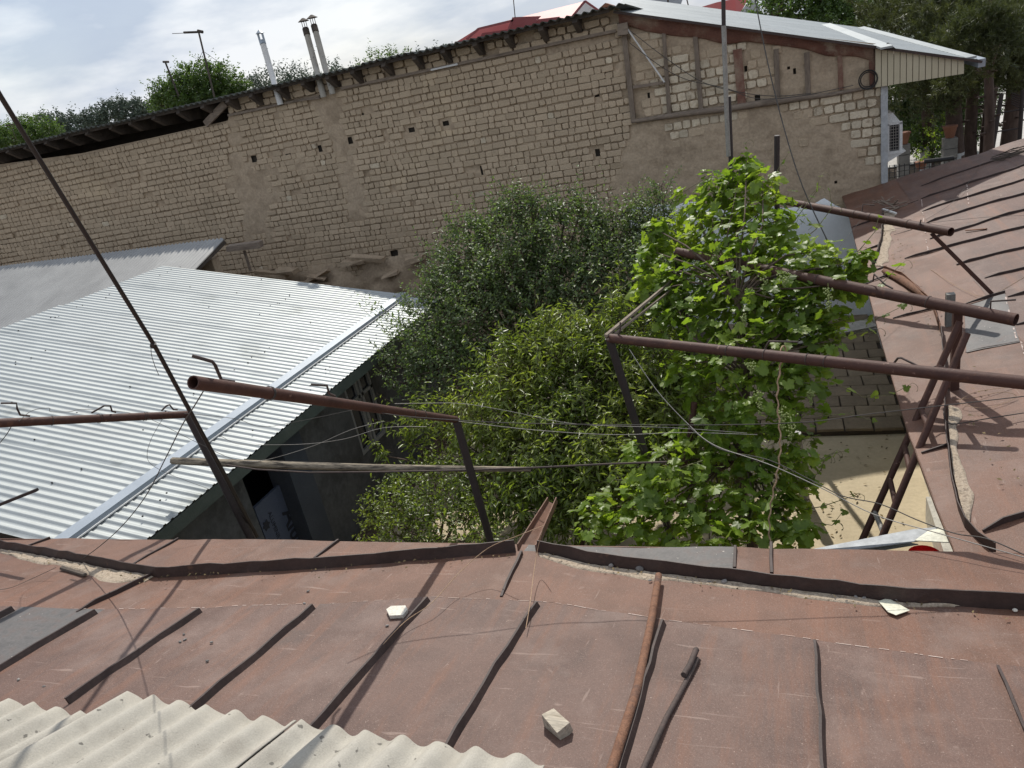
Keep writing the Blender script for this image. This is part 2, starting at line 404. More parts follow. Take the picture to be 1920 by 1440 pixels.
M['ground'] = mk('sandy_cement', [(0.46, 0.38, 0.25), (0.54, 0.455, 0.31), (0.42, 0.345, 0.225)], scale=0.8, rough=0.95, bump=0.4, bscale=20, fine=0.1)
M['soil'] = mk('brown_soil', [(0.10, 0.07, 0.045), (0.16, 0.115, 0.075)], scale=3, rough=1, bump=0.8, bscale=25)
M['street'] = mk('pale_concrete_road', [(0.42, 0.40, 0.37), (0.52, 0.50, 0.46)], scale=0.3, rough=0.95, bump=0.2, bscale=8)
M['block'] = mk('sandy_block', [(0.15, 0.115, 0.078), (0.20, 0.155, 0.108)], scale=5, rough=0.95, bump=0.5, bscale=35, rnd=0.12, fine=0.15)
M['mortar'] = mk('dark_mortar', [(0.05, 0.04, 0.03), (0.08, 0.062, 0.045)], rough=1, bump=0.4)
M['dust'] = mk('pale_silt', [(0.28, 0.215, 0.15), (0.44, 0.36, 0.27), (0.20, 0.15, 0.11)], scale=26, rough=1, bump=0.9, bscale=70, fine=0.3)
M['stone'] = mk('grey_pebble', [(0.16, 0.145, 0.135), (0.26, 0.24, 0.22)], scale=12, rough=0.9, bump=0.3, rnd=0.3)
M['stone_pale'] = mk('pale_plaster_chip', [(0.62, 0.58, 0.49), (0.72, 0.68, 0.59)], scale=9, rough=0.95, bump=0.5)
M['plastic'] = mk('pale_plastic_sheet', [(0.66, 0.64, 0.50), (0.70, 0.68, 0.55)], rough=0.35, bump=0.02)
M['whiteflake'] = mk('pale_scratch', [(0.46, 0.36, 0.31), (0.55, 0.45, 0.40)], rough=0.8, bump=0)
M['red'] = mk('red_plastic', [(0.55, 0.02, 0.02), (0.62, 0.03, 0.03)], rough=0.4, bump=0)
M['slate'] = mk('old_slate_sheet', [(0.06, 0.062, 0.055), (0.12, 0.125, 0.11), (0.09, 0.085, 0.07)], scale=4, rough=0.9, bump=0.5, fine=0.3)
M['redroof'] = mk('red_metal_roof', [(0.50, 0.13, 0.12), (0.56, 0.17, 0.16)], scale=1, rough=0.6, bump=0.02, fine=0.04)
M['redroof_d'] = mk('dark_red_trim', [(0.22, 0.05, 0.055), (0.26, 0.07, 0.07)], scale=1, rough=0.6, bump=0.02)
M['bark'] = mk('bark', [(0.07, 0.048, 0.035), (0.13, 0.09, 0.065)], scale=12, rough=0.95, bump=1.0, bscale=30, stretch=(1, 1, 0.3))
M['pinebark'] = mk('reddish_bark', [(0.05, 0.032, 0.025), (0.10, 0.066, 0.05)], scale=6, rough=0.95, bump=1.0, bscale=16, stretch=(1, 1, 0.4))
M['limewash'] = mk('limewashed_bark', [(0.38, 0.38, 0.37), (0.52, 0.52, 0.50)], scale=9, rough=0.95, bump=1.0, bscale=22, stretch=(1, 1, 0.4))
M['leaf_vine'] = mk('vine_leaf', [(0.085, 0.145, 0.018), (0.155, 0.23, 0.032), (0.27, 0.335, 0.055)], scale=1.2, rough=0.42, bump=0.15, bscale=40, rnd=0.28, fine=0.12, trans=0.5, tcol=(1.7, 1.75, 0.8), spec=0.45)
M['leaf_plum'] = mk('plum_leaf', [(0.08, 0.115, 0.045), (0.14, 0.185, 0.075)], scale=1.0, rough=0.5, bump=0, rnd=0.4, fine=0.1, trans=0.42, tcol=(1.5, 1.7, 0.8), spec=0.6)
M['leaf_peach'] = mk('peach_leaf', [(0.105, 0.145, 0.03), (0.165, 0.21, 0.045), (0.26, 0.29, 0.075)], scale=1.0, rough=0.36, bump=0, rnd=0.35, fine=0.1, trans=0.45, tcol=(1.6, 1.7, 0.7), spec=0.5)
M['leaf_far'] = mk('far_leaf', [(0.06, 0.10, 0.028), (0.10, 0.16, 0.045)], scale=0.5, rough=0.5, bump=0, rnd=0.3, fine=0.1, trans=0.35, tcol=(1.5, 1.6, 0.8))
M['leaf_hill'] = mk('distant_leaf', [(0.085, 0.115, 0.085), (0.115, 0.15, 0.105)], scale=0.2, rough=0.7, bump=0, rnd=0.25, fine=0.1, trans=0.2)  # lightened and greyed so the leaf colour carries the distance haze
M['needle'] = mk('pine_needle', [(0.055, 0.07, 0.025), (0.11, 0.12, 0.045)], scale=0.6, rough=0.5, bump=0, rnd=0.3, fine=0.1, trans=0.25, tcol=(1.4, 1.5, 0.8))
M['grape'] = mk('unripe_grape', [(0.28, 0.34, 0.10), (0.36, 0.42, 0.15)], rough=0.5, bump=0, trans=0.3)
M['peach'] = mk('green_fruit', [(0.14, 0.20, 0.05), (0.2, 0.26, 0.07)], rough=0.6, bump=0)
M['terracotta'] = mk('terracotta', [(0.20, 0.085, 0.05), (0.26, 0.12, 0.07)], rough=0.85, bump=0.2)
M['stem'] = mk('green_shoot', [(0.12, 0.13, 0.05), (0.18, 0.15, 0.07)], rough=0.7, bump=0)
M['glass'] = mk('dark_glass', [(0.015, 0.017, 0.02), (0.02, 0.022, 0.025)], rough=0.1, bump=0)
M['dish'] = mk('grey_dish', [(0.35, 0.37, 0.39), (0.42, 0.44, 0.46)], rough=0.6, bump=0.05)

# ================================================================== SETTING: ground and street
def wob(x, y, s=1.0):
    return s * (0.009 * vnoise(x, y, 2.0, 1) + 0.004 * vnoise(x, y, 6.0, 2) + 0.0012 * vnoise(x, y, 15.0, 8))
def sheetgrid(x0, x1, ylo, yhi, nx, ny, zf, wobble=1.0, seed=0):
    xs = np.linspace(x0, x1, nx + 1); V = []
    for j in range(ny + 1):
        for x in xs:
            y = ylo(x) + (yhi(x) - ylo(x)) * j / ny
            V.append((x, y, zf(x, y)))
    Fc = [(j*(nx+1)+i, j*(nx+1)+i+1, (j+1)*(nx+1)+i+1, (j+1)*(nx+1)+i) for j in range(ny) for i in range(nx)]
    return V, Fc
g = MB(); g.add([(-600, -200, GZ - 0.03), (600, -200, GZ - 0.03), (600, 1200, GZ - 0.03), (-600, 1200, GZ - 0.03)], [(0, 1, 2, 3)])
g.top('ground', M['soil'], kind='structure', world=True)
V, Fc = sheetgrid(-5.3, 1.6, lambda x: 2.9, lambda x: 14.2, 24, 40, lambda x, y: GZ + 0.004 + 0.01 * float(vnoise(x, y, 1.5, 5)))
o = kid('courtyard_floor', fastmesh('courtyard_floor', V, Fc, M['ground'], True), thing('courtyard', 'sandy cement floor of the courtyard behind the roof, partly in shade', 'floor')) if False else None
o = bpy.data.objects.new('courtyard_floor', fastmesh('courtyard_floor', V, Fc, M['ground'], True)); put(o, kind='structure')
g = MB(); g.add([(2.0, 29.0, GZ + 0.01), (90, 29.0, GZ + 0.01), (90, 90, GZ + 0.01), (2.0, 90, GZ + 0.01)], [(0, 1, 2, 3)])
g.top('street', M['street'], kind='structure', world=True)
g = MB(); g.box((10, 23, GZ - 0.01), (17, 3, 0.1)); g.top('pavement', M['garden_stone'], kind='structure', world=True)

# ================================================================== OUR ROOF (brown painted sheet roof in the foreground)
row_x = [-7.5, -4.06, -3.35, -2.63, -1.97, -1.33, -0.64, 0.046, 0.72, 2.6]
row_y = [2.35, 2.57, 2.68, 2.80, 2.95, 2.98, 2.87, 2.78, 2.69, 2.45]
def yrow(x): return float(np.interp(x, row_x, row_y))
lipL = [roofA(*p) for p in ((0, 1030), (60, 1042), (130, 1055), (230, 1073), (295, 1083), (450, 1075), (585, 1069), (800, 1052), (968, 1038))]
lipR = [roofA(*p) for p in ((1008, 1036), (1100, 1058), (1250, 1080), (1450, 1104), (1700, 1134), (1920, 1147))]
lipL = [Vector((-7.6, 3.65, 0))] + lipL; lipR = lipR + [Vector((2.2, 3.0, 0))]
lx = [p.x for p in lipL + lipR]; ly = [p.y for p in lipL + lipR]
def ylip(x): return float(np.interp(x, lx, ly))
def yeave(x): return float(min(np.interp(x, [-7.5, -6.3, -3.4, -1.75, -0.15, 1.1, 3], [3.50, 3.52, 3.66, 3.70, 3.745, 3.785, 3.8]), 5.5 - x if x > 1.7 else 9))
def zroof(h):
    return lambda x, y: zA(y) + h + float(wob(x, y))
house = thing('brown_tin_roof_house', 'near building under the reddish brown sheet metal roof that fills the bottom of the view', 'building', (-1, 1, GZ))
XS = [-7.5, -6.82, -6.14, -5.43, -4.73, -4.06, -3.35, -2.63, -1.97, -1.33, -0.64, 0.046, 0.72, 1.4, 2.1, 2.8]
for i in range(len(XS) - 1):
    a, b = XS[i], XS[i + 1]
    V, Fc = sheetgrid(a, b, lambda x: -1.6, lambda x: yrow(x) + 0.03, 10, 60, zroof(0.010))
    gz = (i == 4)
    kid('roof_sheet', fastmesh('roof_sheet', V, Fc, M['zinc'] if gz else M['rust'], True), house, 'bare grey unpainted roof sheet' if gz else None)
XB = [-7.5, -5.3, roofA(215, 1115).x, roofA(550, 1100).x, roofA(960, 1080).x, 0.25, 1.2, 2.6]
for i in range(len(XB) - 1):
    V, Fc = sheetgrid(XB[i], XB[i+1], lambda x: yrow(x) - 0.06, lambda x: ylip(x) + 0.02, 20, 10, zroof(0.004))
    kid('roof_sheet', fastmesh('roof_sheet', V, Fc, M['rust2'], True), house)
XC = [-7.5, roofA(95, 1010).x, roofA(335, 1012).x, roofA(635, 1015).x, roofA(985, 1030).x, roofA(1378, 1050).x, roofA(1447, 1050).x, 2.4]
for i in range(len(XC) - 1):
    V, Fc = sheetgrid(XC[i], XC[i+1], lambda x: ylip(x) - 0.02, yeave, 16, 6, zroof(0.0))
    kid('eave_sheet', fastmesh('eave_sheet', V, Fc, M['zinc'] if i == 4 else M['rust2'], True), house, 'bare grey unpainted eave sheet' if i == 4 else None)
def ridge(mb, pts, h, w, zf=None, lean=0.0, wobv=0.004, step=0.12, taper=True):
    """standing fold following pts (x,y,z on the roof), h high"""
    P = [Vector(p) for p in pts]; Q = []
    for a, b in zip(P[:-1], P[1:]):
        n = max(1, int((b - a).length / step))
        for k in range(n): Q.append(a.lerp(b, k / n))
    Q.append(P[-1]); vs = []; fs = []
    for i, p in enumerate(Q):
        t = (Q[min(i+1, len(Q)-1)] - Q[max(i-1, 0)]).normalized()
        sd = Vector((-t.y, t.x, 0)).normalized()
        p = p + sd * random.uniform(-wobv, wobv)
        if zf: p.z = zf(p.x, p.y) - 0.004
        hh = h * (1 + random.uniform(-0.12, 0.12))
        if taper and i == 0: hh *= 0.35
        vs += [p - sd * w * 0.7, p - sd * w * 0.5 + sd * lean + Vector((0, 0, hh)), p + sd * w * 0.5 + sd * lean + Vector((0, 0, hh)), p + sd * w * 0.7]
    for i in range(len(Q) - 1):
        for k in range(3): fs.append((i*4+k, i*4+k+1, (i+1)*4+k+1, (i+1)*4+k))
    fs += [(3, 2, 1, 0), tuple(len(vs) - 4 + k for k in range(4))]
    mb.add(vs, fs)
    return mb
for x in XS[1:-1]:
    s = MB(); y1 = yrow(x) - 0.02
    ys0 = 1.79 if -4.8 < x < -.93 else -1.5
    ridge(s, [(x, ys0, 0), (x - 0.005, (ys0 + y1) / 2, 0), (x, y1, 0)], 0.038, 0.011, zroof(0.010), taper=False, lean=0.012)
    s.part('standing_seam', M['seam'], house)
for a, b, h in (((288, 1079), (145, 1150), .036), ((980, 1041), (940, 1119), .03), ((95, 1010), (35, 1029), .02), ((335, 1011), (245, 1060), .014), ((635, 1015), (590, 1046), .02), ((1380, 1032), (1378, 1067), .025), ((1447, 1022), (1447, 1074), .025)):
    s = MB(); ridge(s, [roofA(*b), roofA(*a)], h, 0.014, zroof(0.005)); s.part('standing_seam', M['seam'], house)
# gutter lips
def wall_lip(pts, h, zf, lean=0.03, th=0.006, step=0.1):
    P = [Vector(p) for p in pts]; Q = []
    for a, b in zip(P[:-1], P[1:]):
        n = max(1, int((b - a).length / step))
        for k in range(n): Q.append(a.lerp(b, k / n))
    Q.append(P[-1]); vs = []; fs = []
    for i, p in enumerate(Q):
        t = (Q[min(i+1, len(Q)-1)] - Q[max(i-1, 0)]).normalized(); sd = Vector((-t.y, t.x, 0)).normalized()
        p = Vector((p.x, p.y, zf(p.x, p.y))); j = random.uniform(-0.006, 0.006)
        top = p + sd * (lean + j) + Vector((0, 0, h + random.uniform(-0.005, 0.005)))
        vs += [p - Vector((0, 0, .006)), top, top + sd * th, p + sd * (th + .004) - Vector((0, 0, .006))]
    for i in range(len(Q) - 1):
        for k in range(3): fs.append((i*4+k, i*4+k+1, (i+1)*4+k+1, (i+1)*4+k))
    fs += [(3, 2, 1, 0), tuple(len(vs) - 4 + k for k in range(4))]
    mb = MB(); mb.add(vs, fs); return mb
wall_lip(lipL, 0.072, zroof(0.006), 0.02).part('gutter_lip', M['rust_dark'], house)
wall_lip(lipR, 0.078, zroof(0.006), 0.02).part('gutter_lip', M['rust_dark'], house)
# eave edge, rafters and wall under it
e = MB()
xs = np.linspace(-7.5, 2.0, 40)
for a, b in zip(xs[:-1], xs[1:]):
    A = Vector((a, yeave(a), zA(yeave(a)) - 0.012)); B = Vector((b, yeave(b), zA(yeave(b)) - 0.012))
    e.bar(A, B, 0.008, 0.02)
e.part('drip_edge', M['rust2'], house)
MB().box((-2.7, 3.2, GZ + 1.2), (9.6, 0.25, 2.4)).part('wall', M['plaster_d'], house)
# water spout between the two gutter lips
sp = MB()
A0, A1 = roofA(972, 1032), roofA(1006, 1034)
B0, B1 = onY(1028, 940, 4.65), onY(1044, 940, 4.65)
mid0 = (A0 + A1) / 2 - Vector((0, 0, 0.03)); mid1 = (B0 + B1) / 2 - Vector((0, 0, 0.02))
sp.add([A0, mid0, A1, B0, mid1, B1], [(0, 1, 4, 3), (1, 2, 5, 4)])
sp.bar(A0 + Vector((0, 0, .02)), B0 + Vector((0, 0, .01)), 0.008, 0.05); sp.bar(A1 + Vector((0, 0, .02)), B1 + Vector((0, 0, .01)), 0.008, 0.05)
sp.part('water_spout', M['rust2'], house)
# chipped paint along the overlap of the sheets
fl = MB()
x = -4.3
while x < 1.5:
    w = random.uniform(0.01, 0.07)
    if random.random() < 0.7:
        y = yrow(x) + 0.031; y2 = yrow(x + w) + 0.031; t = random.uniform(.002, .005)
        fl.add([(x, y, zA(y) + .0125 + wob(x, y)), (x + w, y2, zA(y2) + .0125 + wob(x + w, y2)), (x + w, y2 - t, zA(y2) + .0135 + wob(x + w, y2)), (x, y - t, zA(y) + .0135 + wob(x, y))], [(0, 1, 2, 3)])
    x += w + random.uniform(0.0, 0.04)
fl.part('chipped_edge', M['whiteflake'], house, kind='stuff')

# silt and grit collected along the gutter lips (uneven banks, their own outline)
def bank(pts_back, pts_front, zf, name, label, mat, hmax=0.02):
    n = 60; m_ = 8
    def res(P):
        P = [Vector(p) for p in P]; L = [0]
        for a, b in zip(P[:-1], P[1:]): L.append(L[-1] + (b - a).length)
        return [np.interp(np.linspace(0, L[-1], n), L, [p[k] for p in P]) for k in (0, 1)]
    bx, by = res(pts_back); fx, fy = res(pts_front)
    V = []
    for j in range(m_):
        t = j / (m_ - 1)
        for i in range(n):
            q = 1 + (0.35 * float(vnoise(bx[i], by[i], 6, 9)) if 0 < i < n - 1 else 0)
            x = bx[i] + (fx[i] - bx[i]) * t * q; y = by[i] + (fy[i] - by[i]) * t * q
            h = hmax * (1 - t) ** 0.6 * (0.6 + 0.4 * float(vnoise(x, y, 30, 3))) * (1 if 0 < i < n - 1 else 0)
            V.append((x, y, zf(x, y) + 0.0035 + max(h, 0) - (0.006 if t == 1 else 0)))
    Fc = [(j*n+i, j*n+i+1, (j+1)*n+i+1, (j+1)*n+i) for j in range(m_-1) for i in range(n-1)]
    o = bpy.data.objects.new(name, fastmesh(name, V, Fc, mat, True)); put(o, label=label, cat='silt', kind='stuff')
ZR = zroof(0.006)
bank([roofA(*p) for p in ((0, 1031), (60, 1043), (130, 1056), (230, 1074), (288, 1082))], [roofA(*p) for p in ((0, 1037), (40, 1050), (110, 1066), (190, 1090), (270, 1092))], ZR, 'silt_bank', 'pale silt washed up behind the gutter lip at the left edge of the roof', M['dust'], .02)
random.seed(2); bank([roofA(*p) for p in ((1010, 1038), (1100, 1059), (1250, 1081), (1450, 1105), (1700, 1135), (1800, 1140))], [roofA(*p) for p in ((1012, 1045), (1080, 1066), (1230, 1090), (1450, 1113), (1640, 1138), (1790, 1141))], ZR, 'silt_bank', 'thin line of grey grit along the gutter lip right of the spout', M['dust'], .012)

# ================================================================== FIBRE-CEMENT CORRUGATED SHEETS lying on our roof, bottom left
asb = thing('corrugated_fibre_cement_roof', 'pale corrugated fibre cement sheets overlapping at the bottom left corner', 'roof', (-2.5, 1.2, -2.2))
def asb_sheet(x0, x1, ytop, lift, rot):
    pitch = 0.165; amp = 0.024; n = int((x1 - x0) / pitch * 14); ny = 26
    V = []
    for side in (0, 1):
        for j in range(ny + 1):
            t = j / ny; y = 0
            for i in range(n + 1):
                u = x0 + (x1 - x0) * i / n
                yy = ytop(u) - 2.6 * t
                yy += 0.004 * math.sin(u * 61) * (1 - t)
                x = u + 0.0
                z = zA(ytop(u)) + 0.050 + lift + 0.46 * 0.80 * (ytop(u) - yy) + amp * math.cos(2 * math.pi * (u - x0) / pitch) + 0.002 * math.sin(yy * 9 + u * 3)
                V.append((x, yy, z - side * 0.007))
    N = (n + 1) * (ny + 1); Fc = []
    for j in range(ny):
        for i in range(n):
            a = j*(n+1)+i
            Fc.append((a, a+1, a+n+2, a+n+1)); Fc.append((N+a+n+1, N+a+n+2, N+a+1, N+a))
    for i in range(n):
        Fc.append((i+1, i, N+i, N+i+1)); 
    for j in range(ny):
        a = j*(n+1); b = a+n
        Fc.append((a, a+n+1, N+a+n+1, N+a)); Fc.append((b+n+1, b, N+b, N+b+n+1))
    return V, Fc
for x0, x1, yt, lf in ((-4.80, -3.79+.08, lambda u: 1.73, 0.0), (-3.80, -3.06, lambda u: 1.715 - .03 * (u + 3.4), 0.0), (-3.02, -2.03, lambda u: 1.84 - .045 * (u + 2.5), 0.008), (-2.02, -0.93, lambda u: 1.825 - .025 * (u + 1.5), 0.0)):
    V, Fc = asb_sheet(x0, x1, yt, lf, 0)
    kid('roof_sheet', fastmesh('roof_sheet', V, Fc, M['asbestos'], True), asb)

# ================================================================== RIGHT WING with brown sheet roof
wing = thing('brown_roofed_side_wing', 'side wing on the right under a patched brown sheet roof', 'building', (3, 8, GZ))
eb = [roofB(*p) for p in ((1790, 1030), (1760, 960), (1700, 800), (1668, 690), (1645, 610), (1597, 426), (1590, 395))]
ey = [3.2] + [p.y for p in eb] + [14.3]; ex = [eb[0].x - 0.02] + [p.x for p in eb] + [eb[-1].x]
def xe(y): return float(np.interp(y, ey, ex))
lpx = ((1868, 1038), (1812, 990), (1800, 960), (1786, 900), (1779, 840), (1773, 790), (1775, 700), (1766, 625), (1750, 575), (1700, 527), (1660, 508))
lip3 = [roofB(*p) for p in lpx]
lip4 = [roofB(*p) for p in ((1637, 499), (1648, 475), (1655, 445), (1656, 400))]
def wobB(x, y): return wob(x + 31, y + 17, 1.6)
def zwing(h): return lambda x, y: zB(x) + h + float(wobB(x, y))
YR = [4.2, 4.9, 5.55, 6.25, 6.95, 7.68, 8.37, 9.0, 9.56, 10.26, 10.95, 11.6, 12.3, 13.0, 13.6, 14.16]
def wsheet(x0, x1, y0, y1, nx, ny, h):
    V = []
    for j in range(ny + 1):
        y = y0 + (y1 - y0) * j / ny
        xa = xe(y) if x0 is None else x0
        for i in range(nx + 1):
            x = xa + (x1 - xa) * i / nx; yy = y
            if x > 1.3: yy = max(y, 5.5 - x)
            V.append((x, yy, zB(x) + h + float(wobB(x, yy))))
    return V, [(j*(nx+1)+i, j*(nx+1)+i+1, (j+1)*(nx+1)+i+1, (j+1)*(nx+1)+i) for j in range(ny) for i in range(nx)]
V, Fc = wsheet(None, 1.9, 3.65, 4.2, 12, 6, 0.0); kid('roof_sheet', fastmesh('roof_sheet', V, Fc, M['rust2'], True), wing)
for i in range(len(YR) - 1):
    a, b = YR[i], YR[i+1]
    for x0, x1, nx, h in ((None, 1.80, 14, 0.0), (1.78, 3.15, 10, 0.004), (3.13, 7.5, 20, 0.008)):
        z = (x0 is None and i == 4)
        V, Fc = wsheet(x0, x1, a, b, nx, 8, h)
        kid('roof_sheet', fastmesh('roof_sheet', V, Fc, M['rust2'] if x0 is None else M['rust'], True), wing)
zp = MB()
pz = [roofB(*p, .008) for p in ((1808, 572), (1884, 551), (1912, 641), (1812, 661), (1802, 620))]
V = []; n = 12
for j in range(n + 1):
    for i in range(n + 1):
        a = pz[0].lerp(pz[1], i / n); b = pz[3].lerp(pz[2], i / n); p = a.lerp(b, j / n); V.append((p.x, p.y, zB(p.x) + .0075 + float(wobB(p.x, p.y))))
kid('patch_sheet', fastmesh('patch_sheet', V, [(j*(n+1)+i, (j+1)*(n+1)+i, (j+1)*(n+1)+i+1, j*(n+1)+i+1) for j in range(n) for i in range(n)], M['zinc'], True), wing, 'bare grey patch sheet')
for a, b, h, ext in (((1727, 348), (1832, 314), .03, 4), ((1727, 374), (1920, 312), .035, 4), ((1729, 397), (1920, 337), .035, 4), ((1734, 420), (1920, 364), .035, 4), ((1743, 448), (1920, 396), .035, 4),
        ((1696, 485), (1920, 427), .035, 4), ((1793, 497), (1920, 465), .035, 4), ((1846, 522), (1920, 505), .035, 4), ((1808, 570), (1884, 550), .035, 0), ((1889, 559), (1920, 552), .035, 4), ((1905, 609), (1920, 606), .035, 4),
        ((1842, 996), (1920, 970), .05, 3), ((1597, 428), (1640, 414), .03, 0), ((1620, 470), (1646, 462), .03, 0), ((1624, 512), (1662, 501), .03, 0), ((1626, 530), (1664, 518), .03, 0),
        ((1674, 597), (1752, 578), .025, 0), ((1730, 693), (1771, 683), .03, 0), ((1727, 852), (1777, 839), .03, 0), ((1810, 661), (1912, 641), .008, 0), ((1680, 390), (1722, 376), .008, 0), ((1676, 440), (1710, 430), .008, 0)):
    A = roofB(*a); B = roofB(*b)
    if ext: B = B + (B - A).normalized() * ext
    s = MB(); ridge(s, [A, B], h * .8, 0.009, zwing(0.008)); s.part('standing_seam', M['seam'], wing)
def rev(P): return [Vector(p) for p in P][::-1]
wall_lip(lip3[:8], 0.07, zwing(0.004), 0.01).part('gutter_lip', M['rust_dark'], wing)
wall_lip(lip3[7:], 0.07, zwing(0.004), 0.01).part('gutter_lip', M['rustpipe'], wing)
wall_lip(lip4, 0.07, zwing(0.004), 0.01).part('gutter_lip', M['rust_dark'], wing)
bank([roofB(*p) for p in ((1778, 762), (1778, 800), (1781, 840), (1788, 900), (1802, 958), (1815, 988))], [roofB(*p) for p in ((1800, 768), (1798, 800), (1800, 850), (1812, 900), (1823, 930), (1819, 985))], zwing(.006), 'silt_bank', 'pale gritty silt lying in the gutter of the side wing', M['dust'], .025)
bank([roofB(*p) for p in ((1657, 395), (1657, 440), (1649, 475), (1640, 498))], [roofB(*p) for p in ((1680, 402), (1672, 440), (1666, 470), (1660, 500))], zwing(.006), 'silt_bank', 'pale silt in the far gutter of the side wing below the mud brick corner', M['dust'], .02)
# joint flecks
fl = MB()
for (a, b) in (((1727, 376), (1734, 440)), ((1735, 450), (1741, 476)), ((1812, 348), (1816, 395)), ((1884, 560), (1905, 640)), ((1912, 642), (1919, 668)), ((1650, 490), (1655, 515))):
    A, B = roofB(*a), roofB(*b); t = 0
    while t < 1:
        if random.random() < .75:
            p = A.lerp(B, t); q = A.lerp(B, min(1, t + random.uniform(.03, .08))); w = random.uniform(.006, .014)
            f = lambda r, d: (r.x + d, r.y, zB(r.x) + .0115 + float(wobB(r.x, r.y)))
            fl.add([f(p, 0), f(p, w), f(q, w), f(q, 0)], [(0, 1, 2, 3)])
        t += random.uniform(.04, .1)
fl.part('chipped_edge', M['whiteflake'], wing, kind='stuff')
e = MB(); ys = np.linspace(3.65, 14.1, 50)
for a, b in zip(ys[:-1], ys[1:]): e.bar((xe(a), a, zB(xe(a)) - .014), (xe(b), b, zB(xe(b)) - .014), .008, .024)
e.part('drip_edge', M['rust2'], wing)
MB().box((1.5, 8.9, GZ + 1.06), (0.22, 10.4, 2.12)).part('wall', M['beige_wall'], wing)
MB().box((1.34, 6.9, GZ + 0.16), (0.14, 1.5, 0.32)).part('plinth', M['beige_wall'], wing)
MB().box((7.4, 9.0, GZ + 1.0), (0.2, 10.0, 2.0)).part('wall', M['beige_wall'], wing)

# ================================================================== GREY METAL ROOFED HOUSE (left)
def G(px, py, h=0.0): return onP(px, py, (0.21, 0, 1), -4.0725 + h)
def zG(x): return -4.0725 - 0.21 * x
gh = thing('grey_metal_roofed_house', 'house on the left under a bright ribbed galvanised roof', 'building', (-8, 7, GZ))
XR, XEV = -10.5, -5.25
def ribbed(y0, y1, x0, x1, h, pitch=0.096, amp=0.011):
    prof = []; y = y0
    while y < y1 - 1e-6:
        for dy, z in ((0, 0), (0.052, 0), (0.060, amp), (0.088, amp)):
            if y + dy <= y1: prof.append((y + dy, z))
        y += pitch
    prof.append((y1, 0))
    V = []; n = len(prof)
    for x in (x0, x1):
        for (yy, z) in prof: V.append((x, yy, zG(x) + h + z))
    Fc = [(i, n + i, n + i + 1, i + 1) for i in range(n - 1)]
    return V, Fc
y = 3.62; k = 0
yends = []
while y < 10.4:
    y2 = min(y + 1.15, 10.45)
    V, Fc = ribbed(y, y2, XR - random.uniform(0, .05), -5.80, 0.0 + 0.0)
    kid('roof_sheet', fastmesh('roof_sheet', [(v_[0], v_[1], v_[2] + (.004 if k % 2 else 0) + .004 * (v_[1] - y)) for v_ in V], Fc, M['metalroof']), gh)
    V, Fc = ribbed(y, y2, -5.88, XEV, -0.028)
    kid('eave_sheet', fastmesh('eave_sheet', V, Fc, M['metalroof']), gh)
    y = y2; k += 1
b = MB(); b.add([(-5.93, 3.6, zG(-5.93) + .024), (-5.93, 10.48, zG(-5.93) + .024), (-5.80, 10.48, zG(-5.80) + .036), (-5.80, 3.6, zG(-5.80) + .036), (-5.79, 3.6, zG(-5.79) - .004), (-5.79, 10.48, zG(-5.79) - .004)], [(0, 3, 2, 1), (3, 4, 5, 2)])
b.part('cover_strip', M['metaltrim'], gh)
b = MB(); b.bar((-5.785, 3.6, zG(-5.785) - .006), (-5.785, 10.48, zG(-5.785) - .006), .012, .012); b.part('strip_edge', M['white'], gh)
b = MB(); b.bar((XEV - .01, 3.6, zG(XEV) - .11), (XEV - .01, 10.45, zG(XEV) - .11), .02, .13); b.part('fascia', M['fascia'], gh)
b = MB(); b.bar((-10.5, 10.45, zG(-10.5) - .07), (-5.25, 10.45, zG(-5.25) - .07), .02, .1); b.part('fascia', M['fascia'], gh)
sc = MB(); random.seed(14)
for k in range(70):
    x = random.choice((-6.6, -7.5, -8.4, -9.3, -10.2, -5.5)) + random.uniform(-.05, .05); yy = random.uniform(3.7, 10.5); sc.box((x, yy, zG(x) + .016), (.012, .012, .012))
sc.part('roof_screws', M['blackrim'], gh, kind='stuff')
# back slope of the roof
b = MB(); b.add([(XR, 3.62, zG(XR)), (XR, 10.45, zG(XR)), (XR - 4, 10.45, zG(XR) - 1.0), (XR - 4, 3.62, zG(XR) - 1.0)], [(0, 1, 2, 3)]); b.part('back_slope', M['metalroof'], gh)
FX = -5.62
def fz(px, py): p = onX(px, py, FX); return p
y0 = fz(455, 900).y; y1 = fz(519, 884).y; y2 = fz(541, 818).y
wy0 = fz(682, 855).y; wy1 = fz(724, 808).y; wz0 = fz(682, 855).z; wz1 = -3.12
zt = -3.06
w = MB()
def wallx(ya, yb, za, zb, th=.22): w.box((FX - th / 2, (ya + yb) / 2, (za + zb) / 2), (th, yb - ya, zb - za))
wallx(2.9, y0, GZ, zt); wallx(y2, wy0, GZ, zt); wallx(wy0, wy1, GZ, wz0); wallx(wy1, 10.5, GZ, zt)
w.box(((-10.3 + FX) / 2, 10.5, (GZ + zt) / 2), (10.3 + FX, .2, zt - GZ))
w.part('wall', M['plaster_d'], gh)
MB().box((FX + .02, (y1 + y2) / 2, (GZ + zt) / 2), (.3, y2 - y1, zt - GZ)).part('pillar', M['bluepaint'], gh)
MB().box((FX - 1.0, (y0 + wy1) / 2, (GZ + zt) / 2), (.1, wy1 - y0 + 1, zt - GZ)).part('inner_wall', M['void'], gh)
door = MB(); bz = fz(500, 935).z
door.box((FX - .05, (y0 + y1) / 2 + .02, (GZ + bz) / 2), (.04, y1 - y0 - .05, bz - GZ))
dr = door.part('door_board', M['board'], gh, 'grey blue wrapped board closing the doorway, printed with dark lettering')
